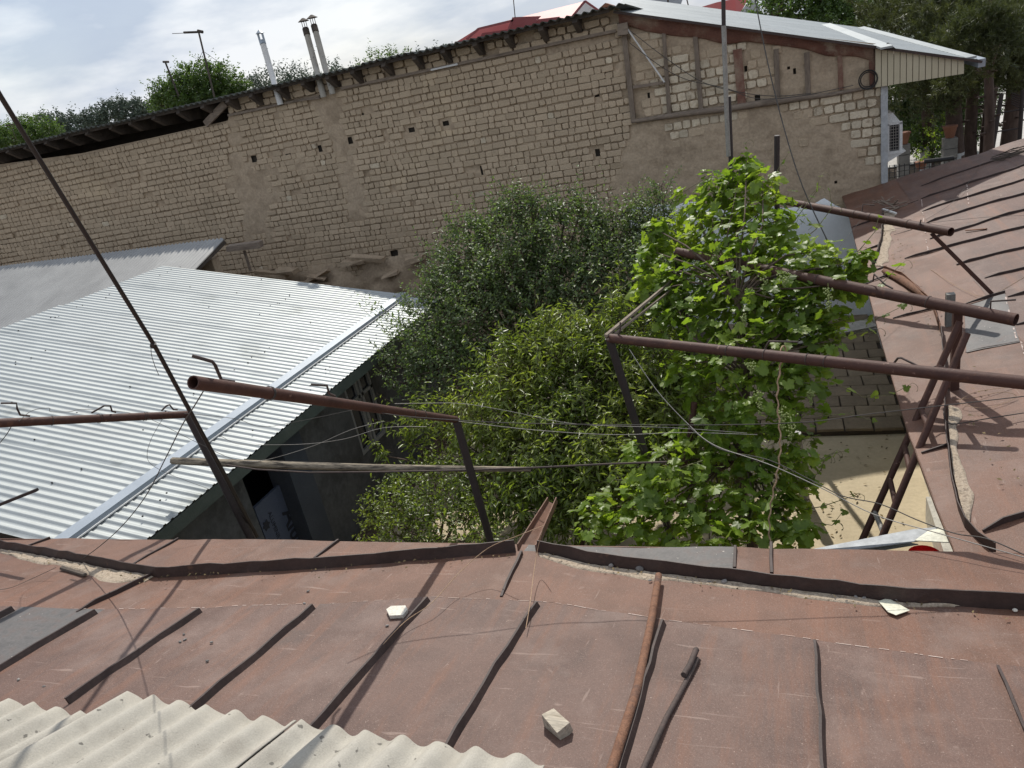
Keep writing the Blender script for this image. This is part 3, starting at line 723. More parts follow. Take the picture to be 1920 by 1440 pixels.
def text(s, size, origin, xdir, ydir, mat, parent, name='lettering', bold=0.0):
    c = bpy.data.curves.new(name, 'FONT'); c.body = s; c.size = size; c.extrude = 0.001; c.offset = bold; c.resolution_u = 2
    t = bpy.data.objects.new('tmp_text', c); COL.objects.link(t)
    bpy.context.view_layer.update()
    me = bpy.data.meshes.new_from_object(t.evaluated_get(bpy.context.evaluated_depsgraph_get()))
    bpy.data.objects.remove(t)
    xd = Vector(xdir).normalized(); yd = Vector(ydir).normalized(); zd = xd.cross(yd)
    me.transform(Matrix((( *(xd[0], yd[0], zd[0]), origin[0]), (xd[1], yd[1], zd[1], origin[1]), (xd[2], yd[2], zd[2], origin[2]), (0, 0, 0, 1))))
    me.materials.clear(); me.materials.append(mat)
    return kid(name, me, parent)
ty = fz(528, 960).y; tz = fz(528, 955).z
TX = FX - .027
text('Alup', 0.30, (TX, fz(533, 962).y, fz(533, 962).z), (0, 0, -1), (0, 1, 0), M['ink'], gh, bold=.006)
text('ALUMINIUM CO', 0.085, (TX, fz(506, 962).y, fz(506, 962).z), (0, 0, -1), (0, 1, 0), M['ink'], gh)
b = MB(); c0 = Vector((TX, fz(503, 985).y, fz(503, 985).z))
pts = []
for i in range(12):
    a = i * math.pi / 6; r = .07 if i % 2 == 0 else .045
    pts.append(c0 + Vector((0, r * math.cos(a), r * math.sin(a))))
b.prism(pts, (.003, 0, 0)); b.part('printed_emblem', M['ink'], gh)
# window frame in the right opening
fr = MB(); ym = wy0 + (wy1 - wy0) * .45
for yy in (wy0 + .03, ym, ym + .09, wy1 - .03): fr.box((FX - .04, yy, (wz0 + wz1) / 2), (.06, .05, wz1 - wz0))
fr.box((FX - .04, (wy0 + wy1) / 2, wz0 + .03), (.07, wy1 - wy0, .06)); fr.box((FX - .04, (wy0 + wy1) / 2, wz0 + (wz1 - wz0) * .62), (.06, wy1 - wy0, .05))
fr.box((FX - .04, (wy0 + wy1) / 2, wz1 - .03), (.07, wy1 - wy0, .06))
f_ = fr.part('window_frame', M['upvc'], gh)
MB().box((FX - .05, (wy0 + wy1) / 2, (wz0 + wz1) / 2), (.01, wy1 - wy0 - .1, wz1 - wz0 - .1)).part('pane', M['glass'], f_)

# ================================================================== SMALL SHED with corrugated roof against the mud wall
SD = Vector((0.035, 1.0, 0.325))
shed = thing('corrugated_shed', 'low shed with a dull grey corrugated roof behind the bright metal roof', 'shed', (-14, 10, GZ))
YS = 11.5
A = onY(0, 500, YS); B = onY(421, 447, YS)
def shedz(x, y): 
    zz = A.z + (B.z - A.z) * (x - A.x) / (B.x - A.x)
    return zz + 0.325 * (y - YS)
sx = -25.0; 
while sx < B.x - .01:
    x1 = min(sx + 1.0, B.x); n = int(round((x1 - sx) / 0.095)) * 4; V = []
    for y in (7.0, YS):
        for i in range(n + 1):
            x = sx + (x1 - sx) * i / n
            V.append((x - .035 * (YS - y), y, shedz(x, y) + .020 * (1 if i % 4 in (1, 2) else -1)))
    me_ = fastmesh('roof_sheet', V, [(i, i + 1, n + 2 + i, n + 1 + i) for i in range(n)], M['shedroof'])
    me_.materials.append(M['shedshade'])
    for i in range(n): me_.polygons[i].material_index = 1 if i % 4 == 3 else 0  # trough faces get the painted shade, so the ribs read as lines
    kid('roof_sheet', me_, shed)
    sx = x1
b = MB(); b.bar((B.x - .03, YS, shedz(B.x, YS) - .06), (B.x - .1, 10.4, shedz(B.x, 10.4) - .06), .05, .08)
b.part('edge_rafter', M['darkwood'], shed)
MB().box((B.x - 4.1, 11.3, (GZ + shedz(B.x, 11.3)) / 2 - .1), (7.8, .2, shedz(B.x, 11.3) - GZ - .3)).part('wall', M['mud'], shed)
# beam stub and prop under the shed edge

# ================================================================== MUD BRICK BUILDING
mb_ = thing('mud_brick_building', 'long mud brick building across the back with crumbling plaster and exposed rafters', 'building', (-6, 16, GZ))
def W(px, py, dy=0.0): return onY(px, py, WY + dy)
TL = [W(0, 308), W(150, 288), W(300, 255), W(428, 226), W(432, 214), W(640, 165), W(900, 113), W(1157, 60)]
def ztop(x):
    return float(np.interp(x, [-25] + [p.x for p in TL] + [-2.45, 1.7], [TL[0].z - .0] + [p.z for p in TL] + [.62, -.66]))
XWL, XWR = -24.0, W(1655, 250).x
# soft plaster patches: (px, py, radius in metres, strength)
patches = [(435, 225, .16, 1), (440, 260, .17, 1), (445, 300, .18, 1), (455, 330, .3, 1), (470, 350, .42, 1), (480, 385, .36, .9), (478, 420, .3, 1), (478, 450, .28, .8), (500, 440, .2, .8), (430, 330, .3, .8), (492, 360, .4, .9), (510, 330, .3, .7),
           (610, 190, .26, 1), (618, 215, .26, 1), (628, 245, .24, 1), (640, 275, .22, 1), (648, 305, .24, 1), (655, 335, .26, 1), (668, 365, .24, 1), (672, 395, .24, 1), (600, 195, .2, 1), (525, 205, .2, .8), (545, 230, .2, .6), (553, 300, .25, .7), (575, 315, .25, .7),
           (1168, 90, .15, .9), (1172, 130, .13, .8), (750, 300, .2, .35), (1040, 130, .2, .3), (850, 230, .2, .3), (1000, 260, .25, .3),
           (1210, 350, .6, 1), (1270, 330, .6, 1), (1330, 300, .6, 1), (1400, 280, .6, 1), (1450, 275, .6, 1), (1500, 290, .65, 1), (1550, 320, .6, 1), (1590, 350, .5, 1), (1610, 380, .4, 1), (1300, 380, .8, 1), (1400, 370, .9, 1), (1500, 370, .8, 1), (1200, 400, .5, 1),
           (1215, 95, .3, .8), (1210, 130, .3, .7), (1275, 70, .3, .9), (1330, 80, .3, .9), (1350, 100, .2, .7), (1480, 120, .35, .9), (1480, 150, .3, .9), (1540, 120, .3, .9), (1540, 150, .3, .9), (1600, 140, .3, .9), (1600, 120, .3, .9), (1420, 110, .25, .8), (1230, 200, .2, .6), (1215, 250, .3, .9), (1200, 290, .35, .9),
           (600, 480, .4, .6), (500, 475, .3, .6), (750, 470, .5, .6), (560, 440, .3, .4)]
pc = [(W(a, b).x, W(a, b).z, r, s) for a, b, r, s in patches]
def pmask(x, z):
    m_ = np.zeros_like(np.asarray(x, float))
    for cx, cz, r, s in pc:
        d2 = ((x - cx) ** 2 + (z - cz) ** 2) / (r * r)
        m_ = np.maximum(m_, s * np.clip(1.7 - d2, 0, 1))
    return np.clip(m_ + 0.22 * vnoise(x, z, 5, 4) * (m_ > .02) + 0.08 * vnoise(x, z, 14, 6), 0, 1)
holes = [(476, 299, .12, .12), (540, 289, .12, .05), (599, 278, .12, .12), (657, 264, .12, .13), (712, 256, .13, .05), (771, 243, .14, .10), (835, 231, .14, .10), (1119, 180, .06, .07), (902, 320, .07, .22), (1218, 178, .05, .10), (1400, 130, .06, .07), (1478, 127, .05, .06), (1490, 131, .06, .09), (1422, 187, .10, .14), (1305, 210, .05, .06), (680, 213, .05, .06), (786, 210, .05, .06), (1120, 285, .05, .12), (1565, 340, .04, .06), (880, 478, .25, .10), (740, 475, .15, .10)]
hc = [(W(a, b).x, W(a, b).z, w, h) for a, b, w, h in holes]
cs = 0.045
xs = np.arange(XWL, XWR + cs * .5, cs); xs[-1] = XWR
zs = np.arange(GZ, .80, cs)
XX, ZZ = np.meshgrid(xs, zs)
pm = pmask(XX, ZZ)
DY = -0.045 * pm + 0.008 * vnoise(XX, ZZ, 9, 2) + 0.010 * vnoise(XX, ZZ, 2.2, 7) - 0.012 * pm * vnoise(XX, ZZ, 13, 8)
# crumbling foot of the wall
foot = np.clip((-2.95 - ZZ) / .5, 0, 1)
DY = DY - foot * (XX < -3.2) * (0.12 + 0.12 * vnoise(XX, ZZ, 2.0, 12) + 0.04 * vnoise(XX, ZZ, 6.0, 13))
TOPZ = np.interp(XX[0], [-25] + [p.x for p in TL] + [-2.45, 1.7], [TL[0].z] + [p.z for p in TL] + [.66, -.62])
ZC = np.minimum(ZZ, TOPZ[None, :])
V = np.stack([XX, WY + 0.02 + DY, ZC], -1).reshape(-1, 3)
nx, nz = len(xs), len(zs)
ii, jj = np.meshgrid(np.arange(nx - 1), np.arange(nz - 1))
cx = (xs[ii] + xs[ii + 1]) / 2; cz = (zs[jj] + zs[jj + 1]) / 2
keep = zs[jj] < np.interp(cx, xs, TOPZ) + .01
for hx, hz, w, h in hc: keep &= ~((abs(cx - hx) < w / 2) & (abs(cz - hz) < h / 2))
a = (jj * nx + ii)[keep]
Fc = np.stack([a, a + 1, a + nx + 1, a + nx], -1)
kid('mud_wall', fastmesh('mud_wall', V, Fc, M['mud'], True), mb_)
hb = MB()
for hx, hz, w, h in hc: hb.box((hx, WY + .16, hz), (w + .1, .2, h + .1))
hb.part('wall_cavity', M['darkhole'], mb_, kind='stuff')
MB().box(((XWL + XWR) / 2, WY + .38, (GZ - 1.0) / 2), (XWR - XWL, .2, -1.0 - GZ)).part('wall_core', M['mud'], mb_)
# bricks
def brick_geo(w, h, d, rr=0.13, j=0.007):
    """irregular block lying in xz, front face towards -y"""
    c = min(w, h) * rr
    out = [(-w/2 + c, -h/2), (w/2 - c, -h/2), (w/2, -h/2 + c), (w/2, h/2 - c), (w/2 - c, h/2), (-w/2 + c, h/2), (-w/2, h/2 - c), (-w/2, -h/2 + c)]
    out = [(x + random.uniform(-j, j), z + random.uniform(-j, j)) for x, z in out]
    tl = random.uniform(-.05, .05)
    vs = [(x, .02, z) for x, z in out] + [(x * .99, -d * .72, z * .985) for x, z in out] + [(x * (1 - .016 / w), -d + random.uniform(-.002, .002) + tl * z, z * (1 - .018 / h)) for x, z in out]
    fs = []
    for k in range(8):
        fs += [(k, (k+1) % 8, 8 + (k+1) % 8, 8 + k), (8 + k, 8 + (k+1) % 8, 16 + (k+1) % 8, 16 + k)]
    fs.append(tuple(range(16, 24)))
    return vs, fs
def brick_mesh(w, h, d, mat, rr=.13, j=.007):
    b = MB(); v, f = brick_geo(w, h, d, rr, j); b.add(v, f); return b.mesh('brick', mat)
BL = []      # (x, z, w, h, kind, size)
beamL = [(-2.45, W(1190, 226).z), (W(1440, 190).x, W(1440, 190).z), (W(1640, 163).x, W(1640, 163).z)]
def zbeam(x): return float(np.interp(x, [p[0] for p in beamL], [p[1] for p in beamL]))
pitch = .122; row = 0; z = -3.4
while z < .5:
    x = XWL + random.uniform(0, .2); typ = random.random()
    headrow = (row % 2 == 0)
    while x < -2.52:
        st = random.random() < (.10 if headrow else .70)
        w = .238 if st else .118
        w *= random.uniform(.9, 1.12)
        xc = x + w / 2; zc = z + .012 * math.sin(x * 1.3 + row) + .01 * math.sin(x * .4)
        x += w + random.uniform(.007, .014)
        if xc < -23.9 or zc + .06 > ztop(xc) or xc > -2.5: continue
        BL.append((xc, zc, w, .108 * random.uniform(.93, 1.04), 'a'))
    z += pitch; row += 1
# paler larger blocks to the right of the corner post
pitch2 = .155; row = 0; z = -3.0
while z < .45:
    x = -2.36 + random.uniform(0, .1)
    while x < XWR - .06:
        st = random.random() < (.15 if row % 3 else .55)
        w = (.30 if st else .148) * random.uniform(.92, 1.08)
        w = min(w, XWR - .02 - x)
        if w < .07: break
        xc = x + w / 2; zc = z - .0
        x += w + random.uniform(.012, .02)
        top = -.10 - .333 * (xc + 0) - .0
        if zc + .08 > -.10 - .333 * xc - .16: continue
        if abs(zc - zbeam(xc)) < .08: continue
        BL.append((xc, zc, w, .128 * random.uniform(.93, 1.04), 'p'))
    z += pitch2; row += 1
xs_ = np.array([b[0] for b in BL]); zs_ = np.array([b[1] for b in BL])
pmb = pmask(xs_, zs_)
keepB = []
for i, b in enumerate(BL):
    if pmb[i] > .80: continue
    if any(abs(b[0] - hx) < (w + b[2]) / 2 - .02 and abs(b[1] - hz) < (h + b[3]) / 2 - .02 for hx, hz, w, h in hc): continue
    if b[1] < -3.1 and random.random() < .5: continue
    if random.random() < .01: continue
    keepB.append((b, pmb[i]))
# size on the picture decides which ones are separate parts
keepB.sort(key=lambda q: -(q[0][2] * q[0][3]) / (q[0][0] ** 2 + WY ** 2 + q[0][1] ** 2))
lib = {k: [brick_mesh(w, h, .028, M['adobe_pale'] if k[0] == 'p' else M['adobe']) for _ in range(8)] for k, w, h in ((('p', 0), .15, .128), (('p', 1), .30, .128), (('a', 0), .118, .102), (('a', 1), .238, .102))}
rest = {'a': MB(), 'p': MB()}
for n_, (b, q) in enumerate(keepB):
    x, z, w, h, k = b
    pale = k == 'p' and not (z > zbeam(x) and x > .45) and q < .5
    dproud = random.uniform(-.006, .006)
    if n_ < 300:
        st = int(w > .2); key = (k, st)
        o = kid('brick', random.choice(lib[(('p' if pale else 'a'), st)]), mb_)
        bw = .30 if (pale and st) else .15 if pale else .238 if st else .118
        bh = .128 if pale else .102
        o.location = (x, WY + dproud, z); o.scale = (w / bw, 1, h / bh); o.rotation_euler = (0, random.uniform(-.02, .02), 0)
    else:
        v, f = brick_geo(w, h, .028 + dproud, random.uniform(.08, .2), .008)
        rest['p' if (pale or random.random() < .006) else 'a'].add([(p[0] + x, p[1] + WY, p[2] + z) for p in v], f)
rest['a'].part('bricks', M['adobe'], mb_, kind='stuff')
rest['p'].part('bricks', M['adobe_pale'], mb_, kind='stuff')
# courses above the wall plate, rough and uneven
up = MB()
for rowi in range(2):
    x = W(432, 210).x
    while x < -2.7:
        w = random.choice((.14, .26, .3)) * random.uniform(.9, 1.1)
        zp_ = ztop(x + w / 2) - .02
        v, f = brick_geo(w, .125, .05, .2, .012)
        if random.random() > .1:
            up.add([(p[0] * math.cos(.0) + x + w / 2, p[1] + WY - .01, p[2] + zp_ + .09 + rowi * .135) for p in v], f)
        x += w + .02
up.part('upper_bricks', M['adobe'], mb_, kind='stuff')
MB().box(((W(432, 210).x - 2.5) / 2, WY + .12, .62), (-2.5 - W(432, 210).x, .2, .42)).part('upper_wall', M['mud'], mb_)
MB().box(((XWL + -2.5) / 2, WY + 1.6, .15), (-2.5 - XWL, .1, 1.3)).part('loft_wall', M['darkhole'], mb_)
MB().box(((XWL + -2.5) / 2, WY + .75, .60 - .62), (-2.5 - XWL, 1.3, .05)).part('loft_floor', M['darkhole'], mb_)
pl = MB()
def plank(a, b, t, dy, mat='oldwood', name='wall_plate', w=.05, jit=.006, lab=None):
    m2 = MB(); m2.bar(W(*a, dy), W(*b, dy), w, t, jit=jit); return m2.part(name, M[mat], mb_, lab)
plank((640, 166), (1155, 58), .05, -.05); plank((428, 216), (600, 180), .05, -.05); plank((808, 131), (858, 120), .035, -.085, 'white', 'plank', .02, lab='pale splinter plank')
plank((535, 192), (600, 184), .03, -.08, 'oldwood', 'plank', .03)
# rafters sticking out under the eave
x = -23.5; i = 0
EZ = .74
while x < -2.7:
    t = W(0, 0)
    m2 = MB(); zt_ = EZ - .04
    m2.prism([Vector((x, WY + .5, zt_ + .07)), Vector((x, WY - .34, zt_ + .07)), Vector((x, WY - .38 - random.uniform(0, .05), zt_ + .0)), Vector((x, WY - .1, zt_ - .15 - random.uniform(0, .05))), Vector((x, WY + .5, zt_ - .16))], (.09, 0, 0))
    m2.part('rafter', M['darkwood'], mb_)
    x += random.uniform(.56, .72)
p = W(428, 195); m2 = MB(); m2.bar((W(392, 232).x, WY - .12, W(392, 232).z), (p.x + .05, WY - .15, p.z + .02), .04, .13, jit=.01); m2.part('loose_board', M['oldwood'], mb_)
# wavy old roof sheets, slightly falling backwards
sx = -24.4
while sx < -2.3:
    x1 = min(sx + 1.13, -2.3); n = max(6, int((x1 - sx) / .15 * 6)); V = []
    h0 = EZ + .075 + random.uniform(-.012, .012)
    for (y, dz) in ((WY - .42 - random.uniform(0, .04), 0), (WY + 4, -.1)):
        for i in range(n + 1):
            x = sx + (x1 - sx) * i / n; c = .022 * math.cos(2 * math.pi * x / .15)
            V.append((x, y, h0 + dz + c)); 
    for (y, dz) in ((WY - .42, 0), (WY + 4, -.1)):
        for i in range(n + 1):
            x = sx + (x1 - sx) * i / n; c = .022 * math.cos(2 * math.pi * x / .15)
            V.append((x, y, h0 + dz + c - .012))
    N = n + 1
    Fc = [(i, i + 1, N + i + 1, N + i) for i in range(n)] + [(2*N + i + 1, 2*N + i, 3*N + i, 3*N + i + 1) for i in range(n)] + [(i + 1, i, 2*N + i, 2*N + i + 1) for i in range(n)]
    kid('roof_sheet', fastmesh('roof_sheet', V, Fc, M['slate'], True), mb_)
    sx = x1 - .0
m2 = MB(); m2.bar((-24, WY - .30, EZ + .03), (-2.6, WY - .30, EZ + .03), .05, .06, jit=.0); m2.part('batten', M['darkwood'], mb_)
# right hand roof plane of light sheet
def zR(x, y): return -.10 - .333 * x + .05 * (y - WY)
P = [(-2.55, WY - .22), (2.93, WY - .22), (1.85, 20.0), (-3.3, 20.0)]
n = 24
for s_ in range(5):
    V = []; Fc = []
    for j in range(2):
        for i in range(49):
            t = (s_ + (i / 48)) / 5
            a = Vector((P[0][0] + (P[3][0] - P[0][0]) * t, P[0][1] + (P[3][1] - P[0][1]) * t, 0)); b_ = Vector((P[1][0] + (P[2][0] - P[1][0]) * t, P[1][1] + (P[2][1] - P[1][1]) * t, 0))
            q = a.lerp(b_, j); V.append((q.x, q.y, zR(q.x, q.y) + .01 + (.012 if i % 6 in (0, 1) else 0)))
    Fc = [(i, 49 + i, 50 + i, i + 1) for i in range(48)]
    kid('metal_sheet', fastmesh('metal_sheet', V, Fc, M['metalroof']), mb_)
def RP(px, py, h=.03): 
    return onP(px, py, (.333, -.05, 1), -.10 - .05 * WY + h)
def strip(a, b, w, h=.035, mat='metalroof', name='ridge_cap', lab=None):
    A = RP(*a, h); B = RP(*b, h); m2 = MB(); m2.bar(A, B, w, .03); return m2.part(name, M[mat], mb_, lab)
strip((1548, 46), (1663, 89), .17); strip((1614, 52), (1822, 108), .14)
m2 = MB(); A = W(1665, 90, -.24); m2.add([A + Vector((-.14, 0, .0)), A + Vector((.12, 0, -.04)), A + Vector((0, 0, .08))], [(0, 1, 2)]); m2.part('cap_end', M['darkhole'], mb_)
m2 = MB(); m2.bar((-2.55, WY - .215, zR(-2.55, WY) - .015), (2.95, WY - .215, zR(2.95, WY) - .015), .015, .035); m2.part('roof_edge', M['rust_dark'], mb_)
m2 = MB(); m2.bar((2.95, WY - .2, zR(2.95, WY) - .03), (1.9, 20, zR(1.9, 20) - .03), .10, .12); m2.part('gutter', M['metaltrim'], mb_)
# rusty fascia board, uneven lower edge
V = []; nn = 60
for i in range(nn + 1):
    x = -2.5 + (1.46 + 2.5) * i / nn; zt_ = zR(x, WY) - .035
    V += [(x, WY - .07, zt_), (x, WY - .075, zt_ - .18 - .05 * float(vnoise(x, 0, 2.5, 3))), (x, WY - .03, zt_ - .20 - .05 * float(vnoise(x, 0, 2.5, 3)))]
kid('fascia_board', fastmesh('fascia_board', V, [(i*3+a_, i*3+a_+1, i*3+a_+4, i*3+a_+3) for i in range(nn) for a_ in (0, 1)], M['rustfascia'], True), mb_)
# upright timbers
for (a, b, w, mt_) in (((1170, 58), (1188, 230), .09, 'oldwood_v'), ((1245, 62), (1255, 220), .07, 'oldwood_v'), ((1304, 68), (1315, 215), .075, 'oldwood_v'), ((1383, 92), (1391, 200), .14, 'rustfascia'), ((1455, 92), (1459, 190), .075, 'oldwood_v'), ((1513, 98), (1515, 178), .085, 'oldwood_v'), ((1574, 104), (1577, 168), .07, 'rustfascia'), ((1634, 96), (1637, 160), .09, 'rustfascia')):
    m2 = MB(); m2.bar(W(*a, -.045), W(*b, -.045), w, .05, up=Vector((0, 1, 0)), jit=.006); m2.part('upright_timber', M[mt_], mb_, 'rusty red brown upright' if mt_ == 'rustfascia' else None)
m2 = MB(); m2.tube([W(1185, 228, -.05), W(1280, 214, -.07), W(1370, 203, -.06), W(1440, 192, -.07), W(1560, 177, -.05), W(1640, 163, -.05)], [.035, .05, .055, .06, .035, .02], 8); m2.part('log_beam', M['oldwood'], mb_)
m2 = MB(); m2.bar(W(1187, 163, -.05), W(1246, 155, -.05), .04, .05, jit=.005); m2.part('cross_rail', M['oldwood'], mb_)
m2 = MB(); m2.box(W(1169, 55, -.1), (.18, .16, .18), jit=.01); m2.part('beam_end', M['oldwood'], mb_)
m2 = MB(); m2.bar(W(1176, 53, -.12), W(1246, 154, -.12), .02, .06, up=Vector((0, 1, 0))); m2.top('pale_strut', M['white'], 'pale grey metal strip leaning diagonally across the timber bay by the roof corner', 'metal strip')
# grey corner pier
m2 = MB(); m2.box((XWR + .02, WY + .03, (W(1656, 340).z + W(1660, 163).z) / 2 - .0), (.10, .2, W(1660, 163).z - W(1656, 345).z)); m2.part('corner_pier', M['plaster_l'], mb_)
MB().box((XWR - .02, WY + 2.5, (GZ - .75) / 2), (.2, 4.8, -.75 - GZ)).part('end_wall', M['plaster_l'], mb_)
# cream gable cladding, separate boards
pT0, pT1, pB0, pB1 = W(1641, 97, -.16), W(1808, 121, -.16), W(1641, 164, -.16), W(1808, 138, -.16)
for i in range(14):
    t0, t1 = i / 14 + .004, (i + 1) / 14 - .004
    a = pT0.lerp(pT1, t0); b_ = pT0.lerp(pT1, t1); c = pB0.lerp(pB1, t1); d_ = pB0.lerp(pB1, t0)
    a.z = zR(a.x, WY) - .03; b_.z = zR(b_.x, WY) - .03
    m2 = MB(); m2.prism([d_, c, b_, a], (0, .02, 0)); m2.part('cladding_board', M['cream'], mb_)
m2 = MB(); m2.prism([pB0 + Vector((0, .03, 0)), pB1 + Vector((0, .03, 0)), W(1808, 117, -.13), W(1641, 97, -.13)], (0, .01, 0)); m2.part('cladding_backing', M['oldwood'], mb_)
m2 = MB(); m2.add([pB0, pB1, pB1 + Vector((0, 3, 0)), pB0 + Vector((0, 3, 0))], [(0, 1, 2, 3)]); m2.part('porch_ceiling', M['cream'], mb_)
# whitewashed foot of the wall
cw = [W(*p, -.065) for p in ((1178, 395), (1200, 388), (1240, 382), (1300, 380), (1380, 384), (1440, 390), (1480, 388), (1530, 378), (1545, 372), (1560, 380), (1580, 392), (1600, 402), (1640, 420))]
V = []
nxw = 80; nzw = 30
for i in range(nxw + 1):
    x = cw[0].x + (cw[-1].x - cw[0].x) * i / nxw
    zt_ = float(np.interp(x, [p.x for p in cw], [p.z for p in cw])) + .03 * float(vnoise(x, 0, 6, 5))
    for j in range(nzw + 1): 
        z = zt_ + (GZ - zt_) * j / nzw; V.append((x, WY - .075 + .008 * float(vnoise(x, z, 2, 6)) + (.03 if j == 0 else 0), z))
kid('whitewash_panel', fastmesh('whitewash_panel', V, [(i*(nzw+1)+j, i*(nzw+1)+j+1, (i+1)*(nzw+1)+j+1, (i+1)*(nzw+1)+j) for i in range(nxw) for j in range(nzw)], M['whitewash'], True), mb_)
# rust coloured flashing where the wing meets the mud wall
f0, f1, f2, f3 = W(1590, 405, -.14), W(1655, 362, -.14), W(1655, 392, -.2), W(1600, 425, -.3)
m2 = MB(); m2.add([f0, f1, f2, f3], [(0, 3, 2, 1)]); m2.part('wall_flashing', M['rust_dark'], wing)
# rubble and ledge at the foot of the wall behind the metal roof
m2 = MB(); random.seed(3)
for i in range(16):
    x = random.uniform(-11.2, -5.8); z = random.uniform(-3.5, -2.9) - .0
    m2.box((x, WY - .18 - random.uniform(0, .1), z), (random.uniform(.4, .9), random.uniform(.1, .25), random.uniform(.05, .12)), rot=Matrix.Rotation(random.uniform(-.3, .3), 3, 'Y'), jit=.04)
m2.part('wall_rubble', M['mud'], mb_, kind='stuff')
m2 = MB(); m2.bar(onY(428, 466, 12.2), onY(490, 457, 12.2), .14, .12, jit=.02); m2.top('broken_beam', M['oldwood'], 'short broken grey beam stub beside the shed roof edge', 'beam')
m2 = MB(); m2.bar(onY(458, 470, 12.25), onY(470, 508, 12.25), .03, .05); m2.top('leaning_stick', M['oldwood'], 'thin stick propped under the broken beam stub', 'stick')

# coil of cable, window cage
m2 = MB(); c0 = W(1627, 149, -.13)
for k in range(7):
    r = .10 + .007 * k + random.uniform(-.012, .012); pts = [c0 + Vector((r * math.cos(a), -.01 * k, r * math.sin(a) * 1.05)) for a in np.linspace(0, 2 * math.pi, 22)]
    m2.tube(pts, .004, 4, cap=False)
m2.top('cable_coil', M['blackrim'], 'dark round coil of cable hung on the mud wall beside the cream cladding', 'cable coil')
cage = thing('window_cage', 'white framed window box with a dark grid beside the grey wall corner', 'window', (XWR + .2, WY + .3, -2.3))
cz0, cz1 = onY(1660, 288, WY + .2).z, onY(1672, 232, WY + .2).z
X0, X1 = XWR + .07, onY(1689, 260, WY + .2).x
m2 = MB(); yc = WY + .2
for xx in (X0 + .03, X1): m2.box((xx, yc, (cz0 + cz1) / 2), (.045, .05, cz1 - cz0))
m2.box(((X0 + X1) / 2, yc, cz0), (X1 - X0 + .08, .07, .05)); m2.box(((X0 + X1) / 2, yc, cz1), (X1 - X0 + .04, .05, .04))
m2.prism([Vector((X0, yc, cz1)), Vector((X1, yc, cz1)), Vector((X0 + .12, yc + .1, cz1 + .16)), Vector((X0, yc + .1, cz1 + .16))], (0, .5, 0))
m2.prism([Vector((X0, yc - .02, cz0 - .02)), Vector((X1 + .08, yc - .02, cz0)), Vector((X0, yc - .02, cz0 - .16))], (0, .5, 0))
m2.part('frame', M['white'], cage)
m2 = MB()
for k in range(1, 6): xx = X0 + (X1 - X0) * k / 6; m2.box((xx, yc - .01, (cz0 + cz1) / 2), (.008, .008, cz1 - cz0))
for k in range(1, 10): zz = cz0 + (cz1 - cz0) * k / 10; m2.box(((X0 + X1) / 2, yc - .016, zz), (X1 - X0, .008, .008))
m2.part('grid', M['galv'], cage, kind='stuff'); MB().box(((X0 + X1) / 2, yc + .06, (cz0 + cz1) / 2), (X1 - X0 - .03, .02, cz1 - cz0)).part('pane', M['glass'], cage)

# ================================================================== flues and aerials behind the eave
def flue(label, base, top, r, mat, captype):
    t = thing('flue_pipe', label, 'chimney pipe', onY(*base, WY - .3))
    a = onY(*base, WY - .12); b = onY(*top, WY + .5)
    a1 = Vector((a.x, a.y, .76)); a2 = Vector((b.x, b.y, .98)); m2 = MB(); m2.tube([a, a1, a2, b], r, 14); m2.part('pipe', mat, t)
    m2 = MB(); up = (b - a).normalized()
    if captype == 1:
        for s_ in (-1, 1): m2.box(b + Vector((s_ * r * .85, 0, .10)), (.02, .05, .22))
        m2.tube([b + Vector((0, 0, .2)), b + Vector((0, 0, .27))], [r * 1.5, .01], 12); m2.tube([b - up * .02, b + up * .06], r * 1.06, 12)
    else:
        m2.tube([b - up * .05, b + up * .10], r * 1.08, 12)
        for k in range(3):
            an = k * 2.1; m2.tube([b + Vector((r * .8 * math.cos(an), r * .8 * math.sin(an), .05)), b + Vector((r * .8 * math.cos(an), r * .8 * math.sin(an), .24))], .008, 4)
        m2.tube([b + Vector((0, 0, .22)), b + Vector((0, 0, .28))], [r * 1.9, .02], 12)
    m2.part('cowl', M['metaltrim'] if captype == 1 else M['darkwood'], t)
flue('single white flue pipe with an open galvanised cowl above the mud wall', (526, 196), (493, 82), .062, M['white'], 1)
flue('left of the paired grey flue pipes, with a dark cowl', (607, 182), (575, 62), .062, M['asbestos'], 2)
flue('right of the paired grey flue pipes, with a small conical cap', (624, 176), (591, 56), .062, M['asbestos'], 2)
def aerial(label, base, top, booms, y, guys=()):
    t = thing('tv_aerial', label, 'aerial', onY(*base, y)); m2 = MB(); m2.tube([onY(*base, y), onY(*top, y)], .022, 6); m2.part('mast', M['darkwood'], t)
    m2 = MB()
    for a, b, r in booms: m2.tube([onY(*a, y), onY(*b, y)], r, 6)
    m2.part('boom', M['darkwood'], t)
    for g_ in guys: m2 = MB(); m2.tube([onY(*g_[0], y), onY(*g_[1], y)], .006, 4); m2.part('guy_wire', M['wire'], t)
aerial('tall thin aerial with a long horizontal boom in front of the bushy round tree', (402, 182), (372, 58), [((323, 63), (345, 62), .008), ((345, 61), (373, 60), .03), ((371, 58), (380, 60), .04)], 17, [((384, 98), (415, 120)), ((381, 95), (368, 120))])
aerial('short aerial with a small head left of the taller one', (335, 180), (310, 117), [((306, 116), (316, 116), .03)], 17)
aerial('small far aerial at the left edge above the roof line', (31, 262), (20, 236), [((10, 236), (24, 233), .04), ((24, 233), (26, 240), .03)], 40)
aerial('thin lightning rod rising over the red roofed house', (966, 34), (962, -8), [((961, -8), (962, -3), .015)], 38)

